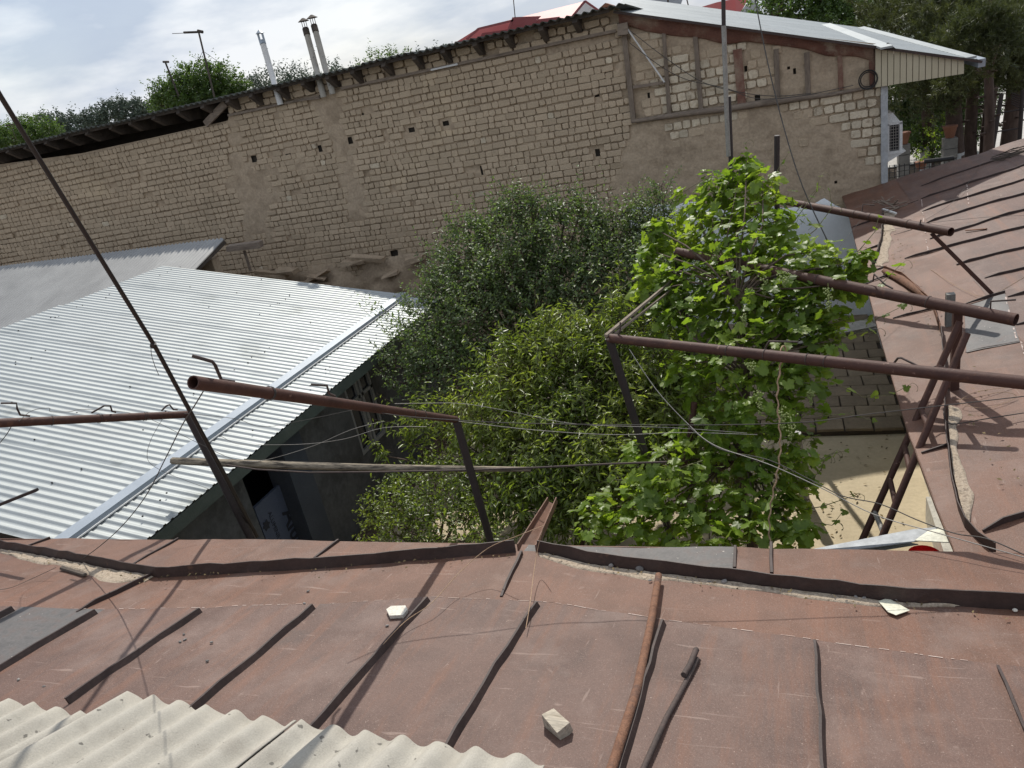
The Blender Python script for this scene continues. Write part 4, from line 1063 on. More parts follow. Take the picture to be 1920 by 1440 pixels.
# ================================================================== RED ROOFED HOUSES behind
def face(mb, pts, y): mb.add([onY(p[0], p[1], y + (p[2] if len(p) > 2 else 0)) for p in pts], [tuple(range(len(pts)))])
rh = thing('red_roofed_house', 'house with a red hipped roof and white gable behind the mud wall', 'house', (-10, 42, GZ))
m2 = MB()
face(m2, [(850, 82), (895, 54), (960, 40), (945, 90, 0)], 41); face(m2, [(895, 54, 2), (960, 36, 2), (1097, 2, 2), (1060, 45), (945, 70)], 42)
m2.part('roof', M['redroof'], rh)
m2 = MB(); face(m2, [(1066, 46), (1097, 2), (1140, 32), (1120, 50)], 41.5); m2.part('gable', M['white'], rh)
m2 = MB(); face(m2, [(951, 64), (963, 32), (1015, 30), (985, 62)], 40.6); face(m2, [(998, 50), (1008, 36), (1050, 31), (1040, 50)], 40.2); face(m2, [(896, 78), (904, 62), (952, 55), (948, 70)], 40.3); face(m2, [(850, 84), (853, 78), (893, 72), (890, 84)], 40.1)
m2.part('dormer', M['redroof_d'], rh)
m2 = MB()
for a, b in (((1060, 47), (1097, 2)), ((1097, 2), (1140, 32)), ((963, 33), (950, 64)), ((998, 50), (1007, 37)), ((875, 74), (897, 54)), ((897, 54), (963, 38))): m2.bar(onY(*a, 40), onY(*b, 40), .08, .1)
m2.part('roof_trim', M['redroof_d'], rh)
m2 = MB(); m2.box((onY(960, 60, 44).x, 46, -1.8), (9, 8, 6.6)); m2.part('wall', M['white'], rh)
ch = thing('brick_chimney', 'small red brown brick chimney with a little roof at the peak of the mud building', 'chimney', onY(1139, 22, 30))
c0 = onY(1139, 17, 30); m2 = MB(); m2.box(c0 + Vector((0, 0, -.5)), (.36, .36, 1.1)); m2.part('stack', M['redroof_d'], ch)
m2 = MB(); m2.prism([c0 + Vector((-.27, -.27, .06)), c0 + Vector((.27, -.27, .06)), c0 + Vector((0, -.27, .2))], (0, .54, 0)); m2.part('cap', M['terracotta'], ch)
rh = thing('red_roofed_house', 'second red roof with a grey gable right of the aerial mast', 'house', (2, 45, GZ))
m2 = MB(); face(m2, [(1298, 18), (1345, 4), (1385, -4), (1392, 24), (1350, 24)], 43); face(m2, [(1378, -4), (1405, -4), (1388, 24), (1380, 24)], 42.6); m2.part('roof', M['redroof'], rh)
m2 = MB(); face(m2, [(1386, 25), (1408, -2), (1425, 12), (1425, 30)], 42.5); m2.part('gable', M['plaster_l'], rh)
m2 = MB(); m2.box((onY(1370, 30, 45).x, 46.5, -2.2), (4, 6, 5.6)); m2.part('wall', M['plaster_l'], rh)
ds = thing('satellite_dish', 'large grey satellite dish seen at the top edge behind the roof', 'satellite dish', onY(1245, 20, 28))
m2 = MB(); c0 = onY(1246, -8, 28); n = 20; V = [c0 + Vector((0, .25, 0))]
for k in range(n): an = 2 * math.pi * k / n; V.append(c0 + Vector((.62 * math.cos(an), 0, .62 * math.sin(an))))
m2.add(V, [(0, 1 + k, 1 + (k + 1) % n) for k in range(n)]); m2.part('reflector', M['dish'], ds)
m2 = MB(); m2.tube([c0 + Vector((.1, -.05, .5)), c0 + Vector((.1, -.05, -1.2))], .03, 6); m2.tube([c0 + Vector((.6, .1, .3)), c0 + Vector((.8, .1, -.9))], .02, 5); m2.part('mount', M['darkwood'], ds)

# ================================================================== PAVED STRIP at the foot of the mud wall
random.seed(17)
pv = thing('paved_terrace', 'shaded strip of square paving bricks between the sunlit courtyard floor and the mud wall', 'paving', (.2, 12, GZ))
MB().box((-.6, 11.9, GZ + .03), (4.2, 4.5, .07)).part('bedding', M['mortar'], pv)
pm_ = []
for k in range(6):
    m2 = MB(); c = .012; hx, hy = .172, .165; j = lambda: random.uniform(-.006, .006)
    o_ = [(-hx + j(), -hy + j()), (hx + j(), -hy + j()), (hx + j(), hy + j()), (-hx + j(), hy + j())]
    m2.add([(x, y, 0) for x, y in o_] + [(x, y, .035) for x, y in o_] + [(x * .95, y * .95, .044 + random.uniform(-.003, .003)) for x, y in o_], [(0, 1, 5, 4), (1, 2, 6, 5), (2, 3, 7, 6), (3, 0, 4, 7), (4, 5, 9, 8), (5, 6, 10, 9), (6, 7, 11, 10), (7, 4, 8, 11), (8, 9, 10, 11)])
    pm_.append(m2.mesh('paving_brick', M['pave']))
r = 0; y = 9.82
while y < 14.1:
    x = -1.0 + (.18 if r % 2 else 0)
    while x < 1.35:
        o = kid('paving_brick', random.choice(pm_), pv); o.location = (x, y, GZ + .06 + random.uniform(-.004, .004)); o.rotation_euler = (random.uniform(-.01, .01), random.uniform(-.01, .01), random.uniform(-.02, .02))
        x += .36
    y += .347; r += 1
m2 = MB()
for k, (pa, pb, t) in enumerate((((1490, 634), (1640, 611), .06), ((1550, 624), (1636, 606), .05), ((1470, 640), (1550, 628), .05))):
    m2.bar(onZ(*pa, GZ + .12 + .05 * k), onZ(*pb, GZ + .12 + .05 * k), .35, t, jit=.02)
m2.top('weathered_boards', M['beige_wall'], 'pale weathered boards lying along the foot of the whitewashed wall', 'boards')
m2 = MB(); m2.tube([onZ(1508, 935, GZ), onY(1492, 812, onZ(1508, 935, GZ).y)], .06, 12); m2.top('white_post', M['upvc'], 'pale grey post half hidden in the right side of the vine', 'post')

# ================================================================== PERGOLA of brown steel pipe
def poly(pts): return [Vector(p) for p in pts]
def ring(mb, c, axis, r, w=.004):
    t = Vector(axis).normalized(); s_ = t.cross(Vector((0, 0, 1))).normalized(); u = s_.cross(t)
    mb.tube([Vector(c) + (s_ * math.cos(a) + u * math.sin(a)) * r for a in np.linspace(0, 2 * math.pi, 14)], w, 4, cap=False)
def frame(label, a, b, r, postfoot=None, pr=None, hooks=(), post_top=None, sag=0.0):
    a = Vector(a); b = Vector(b)
    t = thing('pergola_frame', label, 'pipe frame', (postfoot or a), group='brown pipe frames of the vine pergola')
    m2 = MB(); m2.hollow(a, b, r, .005, 24, sag); m2.part('arm', M['pipe'], t)
    if postfoot is not None:
        m2 = MB(); m2.tube([post_top or a, postfoot], pr or r * .9, 16); m2.part('post', M['pipe_dark'], t)
    for h in hooks:
        m2 = MB(); m2.tube(h, .007, 6); m2.part('hook', M['rebar'], t)
    m2 = MB()
    for k in range(4):
        f = random.uniform(.15, .8); ring(m2, a.lerp(b, f), (b - a) + Vector((random.uniform(-.5, .5), random.uniform(-.5, .5), 0)), r + .004, .002)
    m2.part('wire_tie', M['wire'], t, kind='stuff')
    return t
def hk(pts, y0, y1):      # bent rod between two depths
    n = len(pts); return [onY(p[0], p[1], y0 + (y1 - y0) * i / (n - 1)) for i, p in enumerate(pts)]
A1, B1 = onY(1425, 369, 10.1), onY(1783, 435, 7.64)
A2, B2 = onY(1270, 472, 7.6), onY(1905, 600, 5.70)
A3, B3 = onY(1142, 634, 5.55), onY(1960, 722, 4.16)
A4, B4 = onY(362, 717, 2.01), onY(855, 787, 4.53)
A5, B5 = onY(-60, 796, 2.95), onY(352, 777, 4.46)
frame('farthest pergola arm whose open end hangs over the side wing roof', B1, A1, .041, None, None, [hk(((1614, 410), (1618, 383), (1640, 385)), 8.6, 8.6), hk(((1722, 432), (1727, 412)), 7.9, 7.9)])
frame('second pergola arm running out of the vine, with a bent rod near its open end', B2, A2, .045, Vector((A2.x + .0, A2.y, GZ)), .04, [hk(((1840, 592), (1856, 590), (1858, 565), (1905, 562)), 5.85, 5.75), hk(((1622, 533), (1637, 527), (1639, 514), (1660, 534), (1674, 541)), 6.4, 6.2)], post_top=A2)
frame('large pergola arm reaching the right edge across the vine in front of the block wall', A3, B3, .037, Vector((onY(1192, 805, 5.55).x + .35, 5.6, GZ)), .034, [hk(((1656, 690), (1672, 686), (1684, 671), (1690, 671), (1745, 698)), 4.85, 4.6), hk(((1158, 632), (1163, 618), (1163, 604)), 5.5, 5.5), hk(((1434, 655), (1442, 640), (1497, 641)), 5.1, 5.0)])
frame('pergola arm with a wide open round end pointing towards the camera over the metal roof', A4, B4, .0265, Vector((B4.x + .12, B4.y, GZ)), .031, [hk(((440, 716), (415, 712), (403, 684), (398, 678), (360, 667)), 2.25, 2.1), hk(((628, 743), (617, 738), (613, 723), (583, 721)), 3.05, 2.95)], post_top=B4)
frame('left pergola arm entering from the left edge with three bent rods', A5, B5, .031, Vector((B5.x + .42, B5.y, GZ)), .036, [hk(((56, 780), (38, 778), (32, 766), (31, 756), (2, 756)), 3.4, 3.3), hk(((217, 773), (210, 771), (207, 761), (195, 761), (172, 774)), 3.9, 3.8), hk(((333, 768), (325, 768), (318, 759), (312, 761), (303, 770)), 4.3, 4.2)], post_top=B5)
# post of arm 2 on the wing gutter
b0 = roofB(1788, 742, -.05); m2 = MB(); m2.bar(b0, onY(1796, 572, b0.y), .06, .06); m2.top('roof_post', M['pipe'], 'upright steel post standing in the side wing gutter under a pergola arm', 'post')
b0 = roofB(1773, 620, -.05); m2 = MB(); m2.box(b0 + Vector((.03, 0, .18)), (.07, .07, .36)); m2.top('mortar_block', M['garden_stone'], 'small pale mortar lump wedged under the pergola arm beside the post', 'mortar block')
m2 = MB(); m2.bar(onY(1747, 438, 7.84), roofB(1862, 553), .035, .035); m2.top('brace', M['pipe'], 'slanting brace from the farthest pergola arm down to the side wing roof', 'brace')
m2 = MB(); m2.tube([onY(1457, 254, 9.9), onY(1456, 372, 9.95), Vector((onY(1457, 420, 9.95).x, 9.95, GZ))], .033, 12); m2.top('upright_pipe', M['pipe_dark'], 'short brown pipe standing upright in front of the arched mud plaster', 'post')
# cut strip of gutter metal lying on the wing
m2 = MB(); P = [roofB(*p, .03) for p in ((1658, 508), (1690, 524), (1715, 541), (1738, 560))]; m2.tube(P, [.035, .05, .045, .02], 5); m2.top('gutter_scrap', M['rustpipe'], 'rusty curled strip of gutter lying on the side wing roof above the second arm', 'metal scrap')
# masts
m2 = MB(); P = [(-4.72, 4.60, -3.4), (-4.41, 4.21, -2.51), (-3.85, 3.52, -1.13), (-3.16, 2.61, .36), (-2.9, 2.28, .95)]
m2.tube(P, [.020, .019, .014, .0115, .010], 8); m2.tube([onY(288, 643, 3.5), onY(286, 650, 3.5)], .018, 8)
m2.top('leaning_mast', M['pipe_dark'], 'long thin dark mast leaning across the metal roof towards the left edge', 'mast')
ms = thing('aerial_mast', 'thin grey tube mast clamped to a dark stub, rising out of the vine', 'mast', onY(1370, 320, 9.0))
m2 = MB(); m2.tube([onY(1356, -25, 9.0), onY(1357, 50, 9.0)], .022, 8); m2.part('upper_tube', M['pipe_dark'], ms)
m2 = MB(); m2.tube([onY(1357, 48, 9.0), onY(1362, 200, 9.0), onY(1366, 293, 9.0)], .026, 10); m2.part('tube', M['galv'], ms)
m2 = MB(); m2.tube([onY(1366, 181, 9.05), onY(1372, 335, 9.05), Vector((onY(1374, 400, 9.05).x, 9.05, GZ))], .028, 10); m2.part('stub', M['pipe_dark'], ms)
m2 = MB()
for q in ((1363, 203), (1364, 211), (1367, 288)): ring(m2, onY(*q, 9.02), (0, 0, 1), .05, .006)
m2.part('clamp', M['galv'], ms)
# ladder
ld = thing('steel_ladder', 'brown pipe ladder leaning on the side wing eave with its feet in the courtyard', 'ladder', (.4, 5, GZ))
aT, bT = Vector((1.19, 5.95, -2.26)), Vector((1.17, 5.64, -2.24)); aB, bB = Vector((.44, 5.07, -3.58)), Vector((.63, 4.88, -3.24))
aT = onY(1800, 603, 5.93); aB = onY(1620, 1005, 5.33); bT = onY(1813, 625, 5.62); bB = onY(1655, 1005, 4.95)
for T_, B_ in ((aT, aB), (bT, bB)):
    e_ = B_ + (B_ - T_) * ((GZ - B_.z) / (B_.z - T_.z)) * .92
    m2 = MB(); m2.tube([T_, e_], .025, 12); m2.part('rail', M['pipe'], ld)
ra = lambda py: aT.lerp(aB, (py - 603) / (1005 - 603)); rb = lambda py: bT.lerp(bB, (py - 625) / (1005 - 625))
for pa_, pb_ in ((685, 700), (762, 798), (830, 880), (893, 945), (958, 1000)):
    m2 = MB(); m2.tube([ra(pa_), rb(pb_)], .02, 10); m2.part('rung', M['pipe'] if pa_ < 900 else M['galv'], ld)
# wooden pole across with hanging cable
wp = thing('wooden_pole', 'weathered grey wooden pole lashed across two pergola posts', 'pole', onY(660, 880, 4.62))
m2 = MB(); P = [onY(323, 864, 4.66), onY(420, 868, 4.66), onY(560, 873, 4.64), onY(700, 877, 4.64), onY(870, 879, 4.62), onY(995, 880, 4.6)]
for a_, b_ in zip(P[:-1], P[1:]): pass
m2.tube(P, [.033, .036, .034, .030, .024, .018], 6); m2.part('pole', M['beamwood'], wp)
m2 = MB(); m2.tube([onY(425, 872, 4.58), onY(480, 880, 4.56), onY(580, 886, 4.56), onY(700, 885, 4.56), onY(860, 882, 4.56), onY(1000, 877, 4.5), onY(1140, 870, 4.5), onY(1250, 866, 4.6)], .007, 6); m2.part('rod', M['rebar'], wp)
m2 = MB(); ring(m2, onY(884, 884, 4.58), (0, 0, 1), .06, .004); ring(m2, onY(886, 890, 4.57), (0, .1, 1), .055, .003); ring(m2, onY(432, 874, 4.6), (0, 0, 1), .06, .004); m2.part('lashing', M['wire_l'], wp)
# pole piece at left edge and branch pole in the vine
m2 = MB(); m2.bar(onY(-30, 958, 3.3), onY(70, 918, 3.35), .022, .022); m2.top('angle_bar_end', M['pipe_dark'], 'end of a dark angle bar poking in at the left edge over the metal roof', 'metal bar')
m2 = MB(); m2.tube([onY(1302, 755, 6.1), onY(1294, 820, 6.05), onY(1280, 888, 6.0)], [.03, .028, .026], 10); m2.top('vine_prop', M['pipe'], 'short brown pipe prop in the vine below the large arm', 'prop')
m2 = MB(); m2.bar(onY(1136, 630, 5.5), onY(1262, 525, 7.6), .024, .022, jit=.004); m2.bar(onY(1140, 636, 5.5), onY(1268, 536, 7.55), .018, .018); m2.top('cross_bar', M['oldwood'], 'double wooden bar tied between the second and third pergola posts', 'bar')

# ================================================================== WIRES
def wire(label, pts, ys, r=.0025, mat='wire', group='wires strung over the courtyard', sag=None):
    n = len(pts); ys = ys if isinstance(ys, (list, tuple)) else (ys, ys)
    P = [onY(p[0], p[1], ys[0] + (ys[-1] - ys[0]) * i / (n - 1)) for i, p in enumerate(pts)]
    # smooth subdivision
    Q = []
    for i in range(len(P) - 1):
        p0 = P[max(i-1, 0)]; p1 = P[i]; p2 = P[i+1]; p3 = P[min(i+2, len(P)-1)]
        for k in range(5):
            t = k / 5; Q.append(.5 * ((2*p1) + (p2-p0)*t + (2*p0-5*p1+4*p2-p3)*t*t + (3*p1-p0-3*p2+p3)*t*t*t))
    Q.append(P[-1]); m2 = MB(); m2.tube(Q, r, 5); return m2.top('wire', M[mat], label, 'wire', group)
wire('taut wire from the open ended arm across the vine to the right edge', [(640, 748), (720, 775), (860, 788), (1000, 794), (1280, 797), (1500, 792), (1640, 775), (1920, 743)], (3.3, 3.9), .0028, 'wire')
wire('slack wire looping above the peach tree towards the vine', [(740, 757), (800, 756), (870, 757), (960, 772), (1080, 795), (1260, 802), (1400, 812)], (4.4, 5.0), .0022, 'wire_l')
wire('second wire just below the taut wire, ending in the vine', [(860, 790), (1000, 806), (1150, 815), (1280, 811), (1420, 815)], (4.5, 4.8), .0022, 'wire_l')
wire('grey cable sloping down through the vine to the lower right roof', [(1180, 655), (1230, 730), (1290, 795), (1340, 835), (1440, 870), (1540, 915), (1640, 965), (1760, 1000), (1920, 1045)], (5.0, 3.6), .003, 'wire_l')
wire('darker cable running beside the grey one to the lower right roof', [(1290, 800), (1350, 842), (1440, 862), (1520, 900), (1580, 930), (1650, 945), (1720, 975), (1790, 1000), (1850, 1010), (1920, 1040)], (4.9, 3.7), .0035, 'wire')
wire('dark guy cable falling from the top edge past the mast to the vine', [(1414, -10), (1440, 120), (1470, 240), (1505, 350), (1560, 470), (1590, 540)], (9.0, 7.4), .006, 'wire')
wire('thin wire sagging across the dark porch', [(345, 775), (440, 785), (490, 800), (560, 790), (700, 760)], (4.2, 4.6), .002, 'wire')
wire('pale wire crossing the grey house wall', [(410, 815), (445, 832), (500, 834), (580, 832), (650, 822), (720, 802), (800, 800)], (4.5, 4.9), .0022, 'wire_l')
wire('pale wire rising across the grey house wall to the window', [(455, 864), (480, 865), (520, 857), (590, 835), (660, 805), (720, 790)], (4.5, 5.0), .0022, 'wire_l')
wire('wire hanging in a long loop beside the left post', [(305, 785), (285, 820), (276, 850), (283, 870), (320, 890), (395, 918)], (4.3, 4.4), .0018, 'wire')
wire('curly wire lying along the left arm', [(35, 790), (60, 770), (92, 765), (95, 772), (130, 772), (160, 768), (260, 778), (360, 825), (440, 862), (490, 865)], (3.2, 4.5), .002, 'wire')
wire('thin cable slanting from the open ended arm down over the metal roof', [(381, 734), (362, 765), (340, 800), (310, 860), (270, 935), (215, 1000), (150, 1050), (105, 1064)], (2.4, 3.3), .003, 'wire')
wire('short cable at the left edge under the arm', [(21, 800), (12, 815), (-4, 835)], (3.3, 3.3), .003, 'wire')
wire('wire dangling from the leaning mast', [(283, 648), (284, 665), (290, 685), (298, 704)], 3.48, .0022, 'wire')
wire('thin wire over the far end of the mud wall timber frame', [(1182, 58), (1250, 110), (1320, 155), (1400, 175), (1460, 180), (1520, 175)], 14.0, .006, 'wire')
wire('lower thin wire across the mud wall timber frame', [(1180, 80), (1240, 125), (1290, 150), (1360, 165), (1420, 185), (1500, 180), (1600, 160)], 14.0, .006, 'wire')
wire('thin wire between the two far pergola arms', [(1488, 560), (1505, 530), (1560, 480), (1614, 412)], (6.5, 8.5), .002, 'wire')
# twisted rope hanging from the big arm
P = []
for i in range(60):
    t = i / 59; q = onY(1468 - 6 * math.sin(t * 9) - 22 * t, 665 + (1015 - 665) * t, 4.95 - .35 * t); P.append(q + Vector((.006 * math.sin(i * 1.3), .006 * math.cos(i * 1.3), 0)))
m2 = MB(); m2.tube(P, .0055, 6); ring(m2, onY(1468, 662, 4.98), (1, -.4, 0), .05, .005); m2.top('hanging_rope', M['rope'], 'tan twisted cord hanging from the large arm down to the eave', 'rope')
def roofwire(label, pts, mat, r=.002, lift=.012, surf='A'):
    P = [roofA(p[0], p[1], (p[2] if len(p) > 2 else lift)) for p in pts] if surf == 'A' else [roofB(p[0], p[1], (p[2] if len(p) > 2 else lift)) for p in pts]
    Q = []
    for i in range(len(P) - 1):
        p0 = P[max(i-1, 0)]; p1 = P[i]; p2 = P[i+1]; p3 = P[min(i+2, len(P)-1)]
        for k in range(5):
            t = k / 5; Q.append(.5 * ((2*p1) + (p2-p0)*t + (2*p0-5*p1+4*p2-p3)*t*t + (3*p1-p0-3*p2+p3)*t*t*t))
    Q.append(P[-1]); m2 = MB(); m2.tube(Q, r, 5); m2.top('wire', M[mat], label, 'wire', 'wires lying on the brown roofs')
roofwire('pale wire tied to the seam left of centre and running up to the spout', [(715, 1212, .04), (760, 1165, .06), (810, 1130, .08), (860, 1075, .12), (915, 1028, .2), (970, 1005, .3), (1020, 985, .35)], 'rope')
roofwire('pale wire from the eave tied to the next seam', [(986, 1178, .045), (994, 1130, .06), (1000, 1080, .08), (1008, 1030, .15), (1018, 990, .3)], 'rope')
roofwire('thin dark wire lying over the left gutter', [(105, 1064, .09), (60, 1085, .03), (20, 1102, .02), (-10, 1106, .02)], 'wire')
roofwire('dark wire across the side wing roof', [(1420, 0, .0)][0:0] + [(1745, 505), (1800, 540), (1850, 555), (1920, 520)], 'rope', surf='B')
roofwire('long thin wire lying over the side wing seams', [(1640, 437), (1730, 420, .04), (1840, 408, .04), (1920, 404, .04)], 'wire', surf='B')
roofwire('crossing wire high on the side wing roof', [(1735, 412), (1785, 380, .04), (1825, 330, .04), (1840, 305, .05)], 'wire', surf='B')
roofwire('tangle of brown wire beside the post', [(1790, 750), (1830, 745, .05), (1880, 735, .06), (1905, 745), (1850, 765), (1800, 755, .04), (1830, 735, .05), (1900, 725)], 'rope', surf='B')
roofwire('dark cable hanging over the gutter towards the right edge', [(1773, 790, .08), (1790, 795, .02), (1850, 785, .04), (1920, 774, .04)], 'wire', r=.004, surf='B')

# ================================================================== THINGS LYING ON THE ROOF
P = [roofA(1235, 1079, .05), roofA(1222, 1160, .05), roofA(1195, 1290, .05), roofA(1148, 1438, .05), roofA(1130, 1480, .05)]
m2 = MB(); m2.tube(P, .019, 14); m2.top('rusty_pipe', M['rustpipe'], 'long orange rusty pipe lying down the roof right of centre', 'pipe')
def rebar(label, pts, r, lift):
    P = [roofA(*p, lift) for p in pts]; Q = []
    for a_, b_ in zip(P[:-1], P[1:]):
        n = max(2, int((b_ - a_).length / .008))
        for k in range(n): Q.append(a_.lerp(b_, k / n))
    R_ = [r * (1.18 if i % 2 else .92) for i in range(len(Q))]
    m2 = MB(); m2.tube(Q, R_, 8); m2.top('rebar', M['rebar'], label, 'rebar', 'rebar pieces on the roof')
rebar('long ribbed steel bar curving down the roof beside the rusty pipe', [(1308, 1235), (1296, 1260), (1275, 1300), (1250, 1345), (1225, 1400), (1205, 1445), (1190, 1490)], .0105, .03)
rebar('short ribbed bar crossing the upper end of the long one', [(1306, 1217), (1294, 1246), (1281, 1268)], .012, .05)
def rock(label, px, py, size, mat, name='stone', cat='stone', flat=.5, surf='A', seed=0, group=None):
    random.seed(seed + int(px)); c0 = (roofA if surf == 'A' else roofB)(px, py, .012)
    bm_ = bmesh.new(); bmesh.ops.create_icosphere(bm_, subdivisions=2, radius=1)
    for v_ in bm_.verts:
        k = 1 + random.uniform(-.09, .09); v_.co = Vector((v_.co.x * size[0] / 2 * k, v_.co.y * size[1] / 2 * k, v_.co.z * size[2] / 2 * k))
    me = bpy.data.meshes.new(name); bm_.to_mesh(me); bm_.free(); me.materials.append(mat)
    for p_ in me.polygons: p_.use_smooth = size[2] < .03
    o = bpy.data.objects.new(name, me); o.location = c0 + Vector((0, 0, size[2] * .38)); o.rotation_euler = (.0, -.0, random.uniform(-1, 1)); put(o, label=label, cat=cat, group=group)
    return o
def slab(label, pts, h, mat, name, cat, lift=.014):
    B_ = [roofA(*p, lift) for p in pts]; m2 = MB(); m2.prism(B_, (0, 0, h)); m2.top(name, mat, label, cat)
slab('white chip of plaster lying left of the long shadow', [(726, 1148), (735, 1142), (762, 1141), (766, 1148), (757, 1159), (732, 1160)], .022, M['stone_pale'], 'plaster_chip', 'stone')
slab('flat pale plastic scrap lying below the right gutter', [(1647, 1128), (1665, 1122), (1706, 1145), (1680, 1154), (1665, 1148)], .003, M['plastic'], 'plastic_scrap', 'plastic scrap')
wb = MB(); c0 = roofA(1044, 1358, .045); u = Vector((.10, -.075, .0)).normalized()
wb.bar(c0 - u * .055, c0 + u * .055, .062, .055, jit=.008); wb.top('wood_block', M['bleached'], 'small weathered wood block lying on the roof at the bottom centre', 'wood block')
random.seed(5)
rock('brown rounded pebble at the gutter right of the spout', 1200, 1070, (.05, .04, .03), M['stone'], seed=1); rock('small dark lump against the gutter lip left of the brown pebble', 1146, 1063, (.03, .025, .025), M['stone'], seed=2)
rock('grey pebble beside the right gutter lip above the rusty pipe', 1358, 1093, (.035, .03, .025), M['stone'], seed=3); rock('second grey pebble farther right along the gutter lip', 1529, 1104, (.04, .035, .03), M['stone'], seed=4)
rock('grey flat pebble just above the plastic scrap', 1684, 1124, (.05, .035, .02), M['stone'], seed=5); rock('yellowish pebble near the right edge by the gutter lip', 1903, 1146, (.022, .02, .016), M['stone_pale'], seed=6)
for k, (px, py) in enumerate(((345, 1190), (338, 1204), (397, 1205), (347, 1200), (389, 1240), (1219, 1089), (578, 1109), (571, 1132), (565, 1157), (200, 1327), (35, 1275), (83, 1288), (320, 1180), (1605, 1120), (1620, 1122), (726, 1174), (1330, 1092), (1576, 1110))):
    rock('small dark grit crumb scattered on the brown roof', px, py, (.022, .014, .01), M['stone'], 'grit_crumb', 'grit', seed=20 + k, group='grit crumbs scattered on the brown roof')
c0 = roofA(690, 1170)
m2 = MB()
for a_, b_ in (((115, 1065), (160, 1078)), ((1870, 0), (0, 0))): 
    if a_[0] < 1000: m2.bar(roofA(*a_, .03), roofA(*b_, .02), .02, .015, jit=.005)
m2.top('bark_strip', M['darkwood'], 'curled dark bark strip on the silt by the left gutter', 'bark')
m2 = MB(); m2.bar(roofB(1728, 347+0, .02) if False else roofB(1810, 432, .02), roofB(1850, 429, .02), .02, .012, jit=.004); m2.top('bark_strip', M['rustpipe'], 'short brown stick lying on the upper side wing roof', 'stick')
m2 = MB(); random.seed(9)
for k in range(26):
    x = random.uniform(1855, 1925); p = roofB(x, 300 - (x - 1855) * .33 + random.uniform(-6, 6), .04); d_ = Vector((random.uniform(.2, .6), random.uniform(-.2, .2), random.uniform(-.05, .1))); m2.tube([p, p + d_], .006, 4)
m2.top('brushwood', M['darkwood'], 'tangle of dry branches on the far top edge of the side wing roof', 'branches')
m2 = MB(); random.seed(10)
for k in range(22):
    p = roofB(random.uniform(1655, 1690), random.uniform(375, 398), .03); d_ = Vector((random.uniform(-.25, .25), random.uniform(-.15, .15), random.uniform(-.02, .12))); m2.tube([p, p + d_], .008, 4)
m2.top('brushwood', M['oldwood'], 'small pile of dry sticks in the far gutter corner by the mud wall', 'branches')
sb = MB(); sb.bar(roofB(1655, 392, .05), roofB(1680, 400, .05), .03, .02); sb.top('pale_stick', M['white'], 'pale splinter on the pile of sticks in the far gutter corner', 'stick')

# old sheets under the eave at the lower right, red bucket
SZ = -3.05
def sheetq(label, pts, z0, mat, name='metal_sheet_scrap', cat='metal sheet', th=.006):
    B_ = [onZ(p[0], p[1], z0 + (p[2] if len(p) > 2 else 0)) for p in pts]; m2 = MB(); m2.prism(B_, (0, 0, -th)); m2.top(name, mat, label, cat)
sheetq('folded grey sheet of metal lying from the side wing gutter to our eave', [(1500, 1034, -.05), (1640, 1008, -.05), (1712, 992, 0), (1760, 988, 0), (1722, 1014, .02), (1560, 1036, -.05)], SZ, M['plaster_l'])
sheetq('sun bleached cream sheet corner over the lower end of the side wing gutter', [(1722, 1008, .03), (1742, 994, .03), (1806, 984, .06), (1826, 1018, .04), (1770, 1016, .03), (1715, 1013, .03)], SZ + .02, M['plastic'])
sheetq('narrow white metal strip beside the folded grey sheet', [(1540, 1037, -.08), (1700, 1016, -.06), (1722, 1020, -.06), (1600, 1040, -.08)], SZ, M['metalroof'])
bk = MB(); c0 = onZ(1734, 1039, GZ + .32); P0 = [(c0 + Vector((0, 0, -.3))), c0]
bk.tube([c0 + Vector((0, 0, -.3)), c0], [.10, .145], 24, cap=False); bk.tube([c0, c0 + Vector((0, 0, -.29))], [.139, .095], 24, cap=False); ring(bk, c0, (0, 0, 1), .145, .008)
bk.top('red_bucket', M['red'], 'bright red plastic bucket in the courtyard just past the eave', 'bucket')

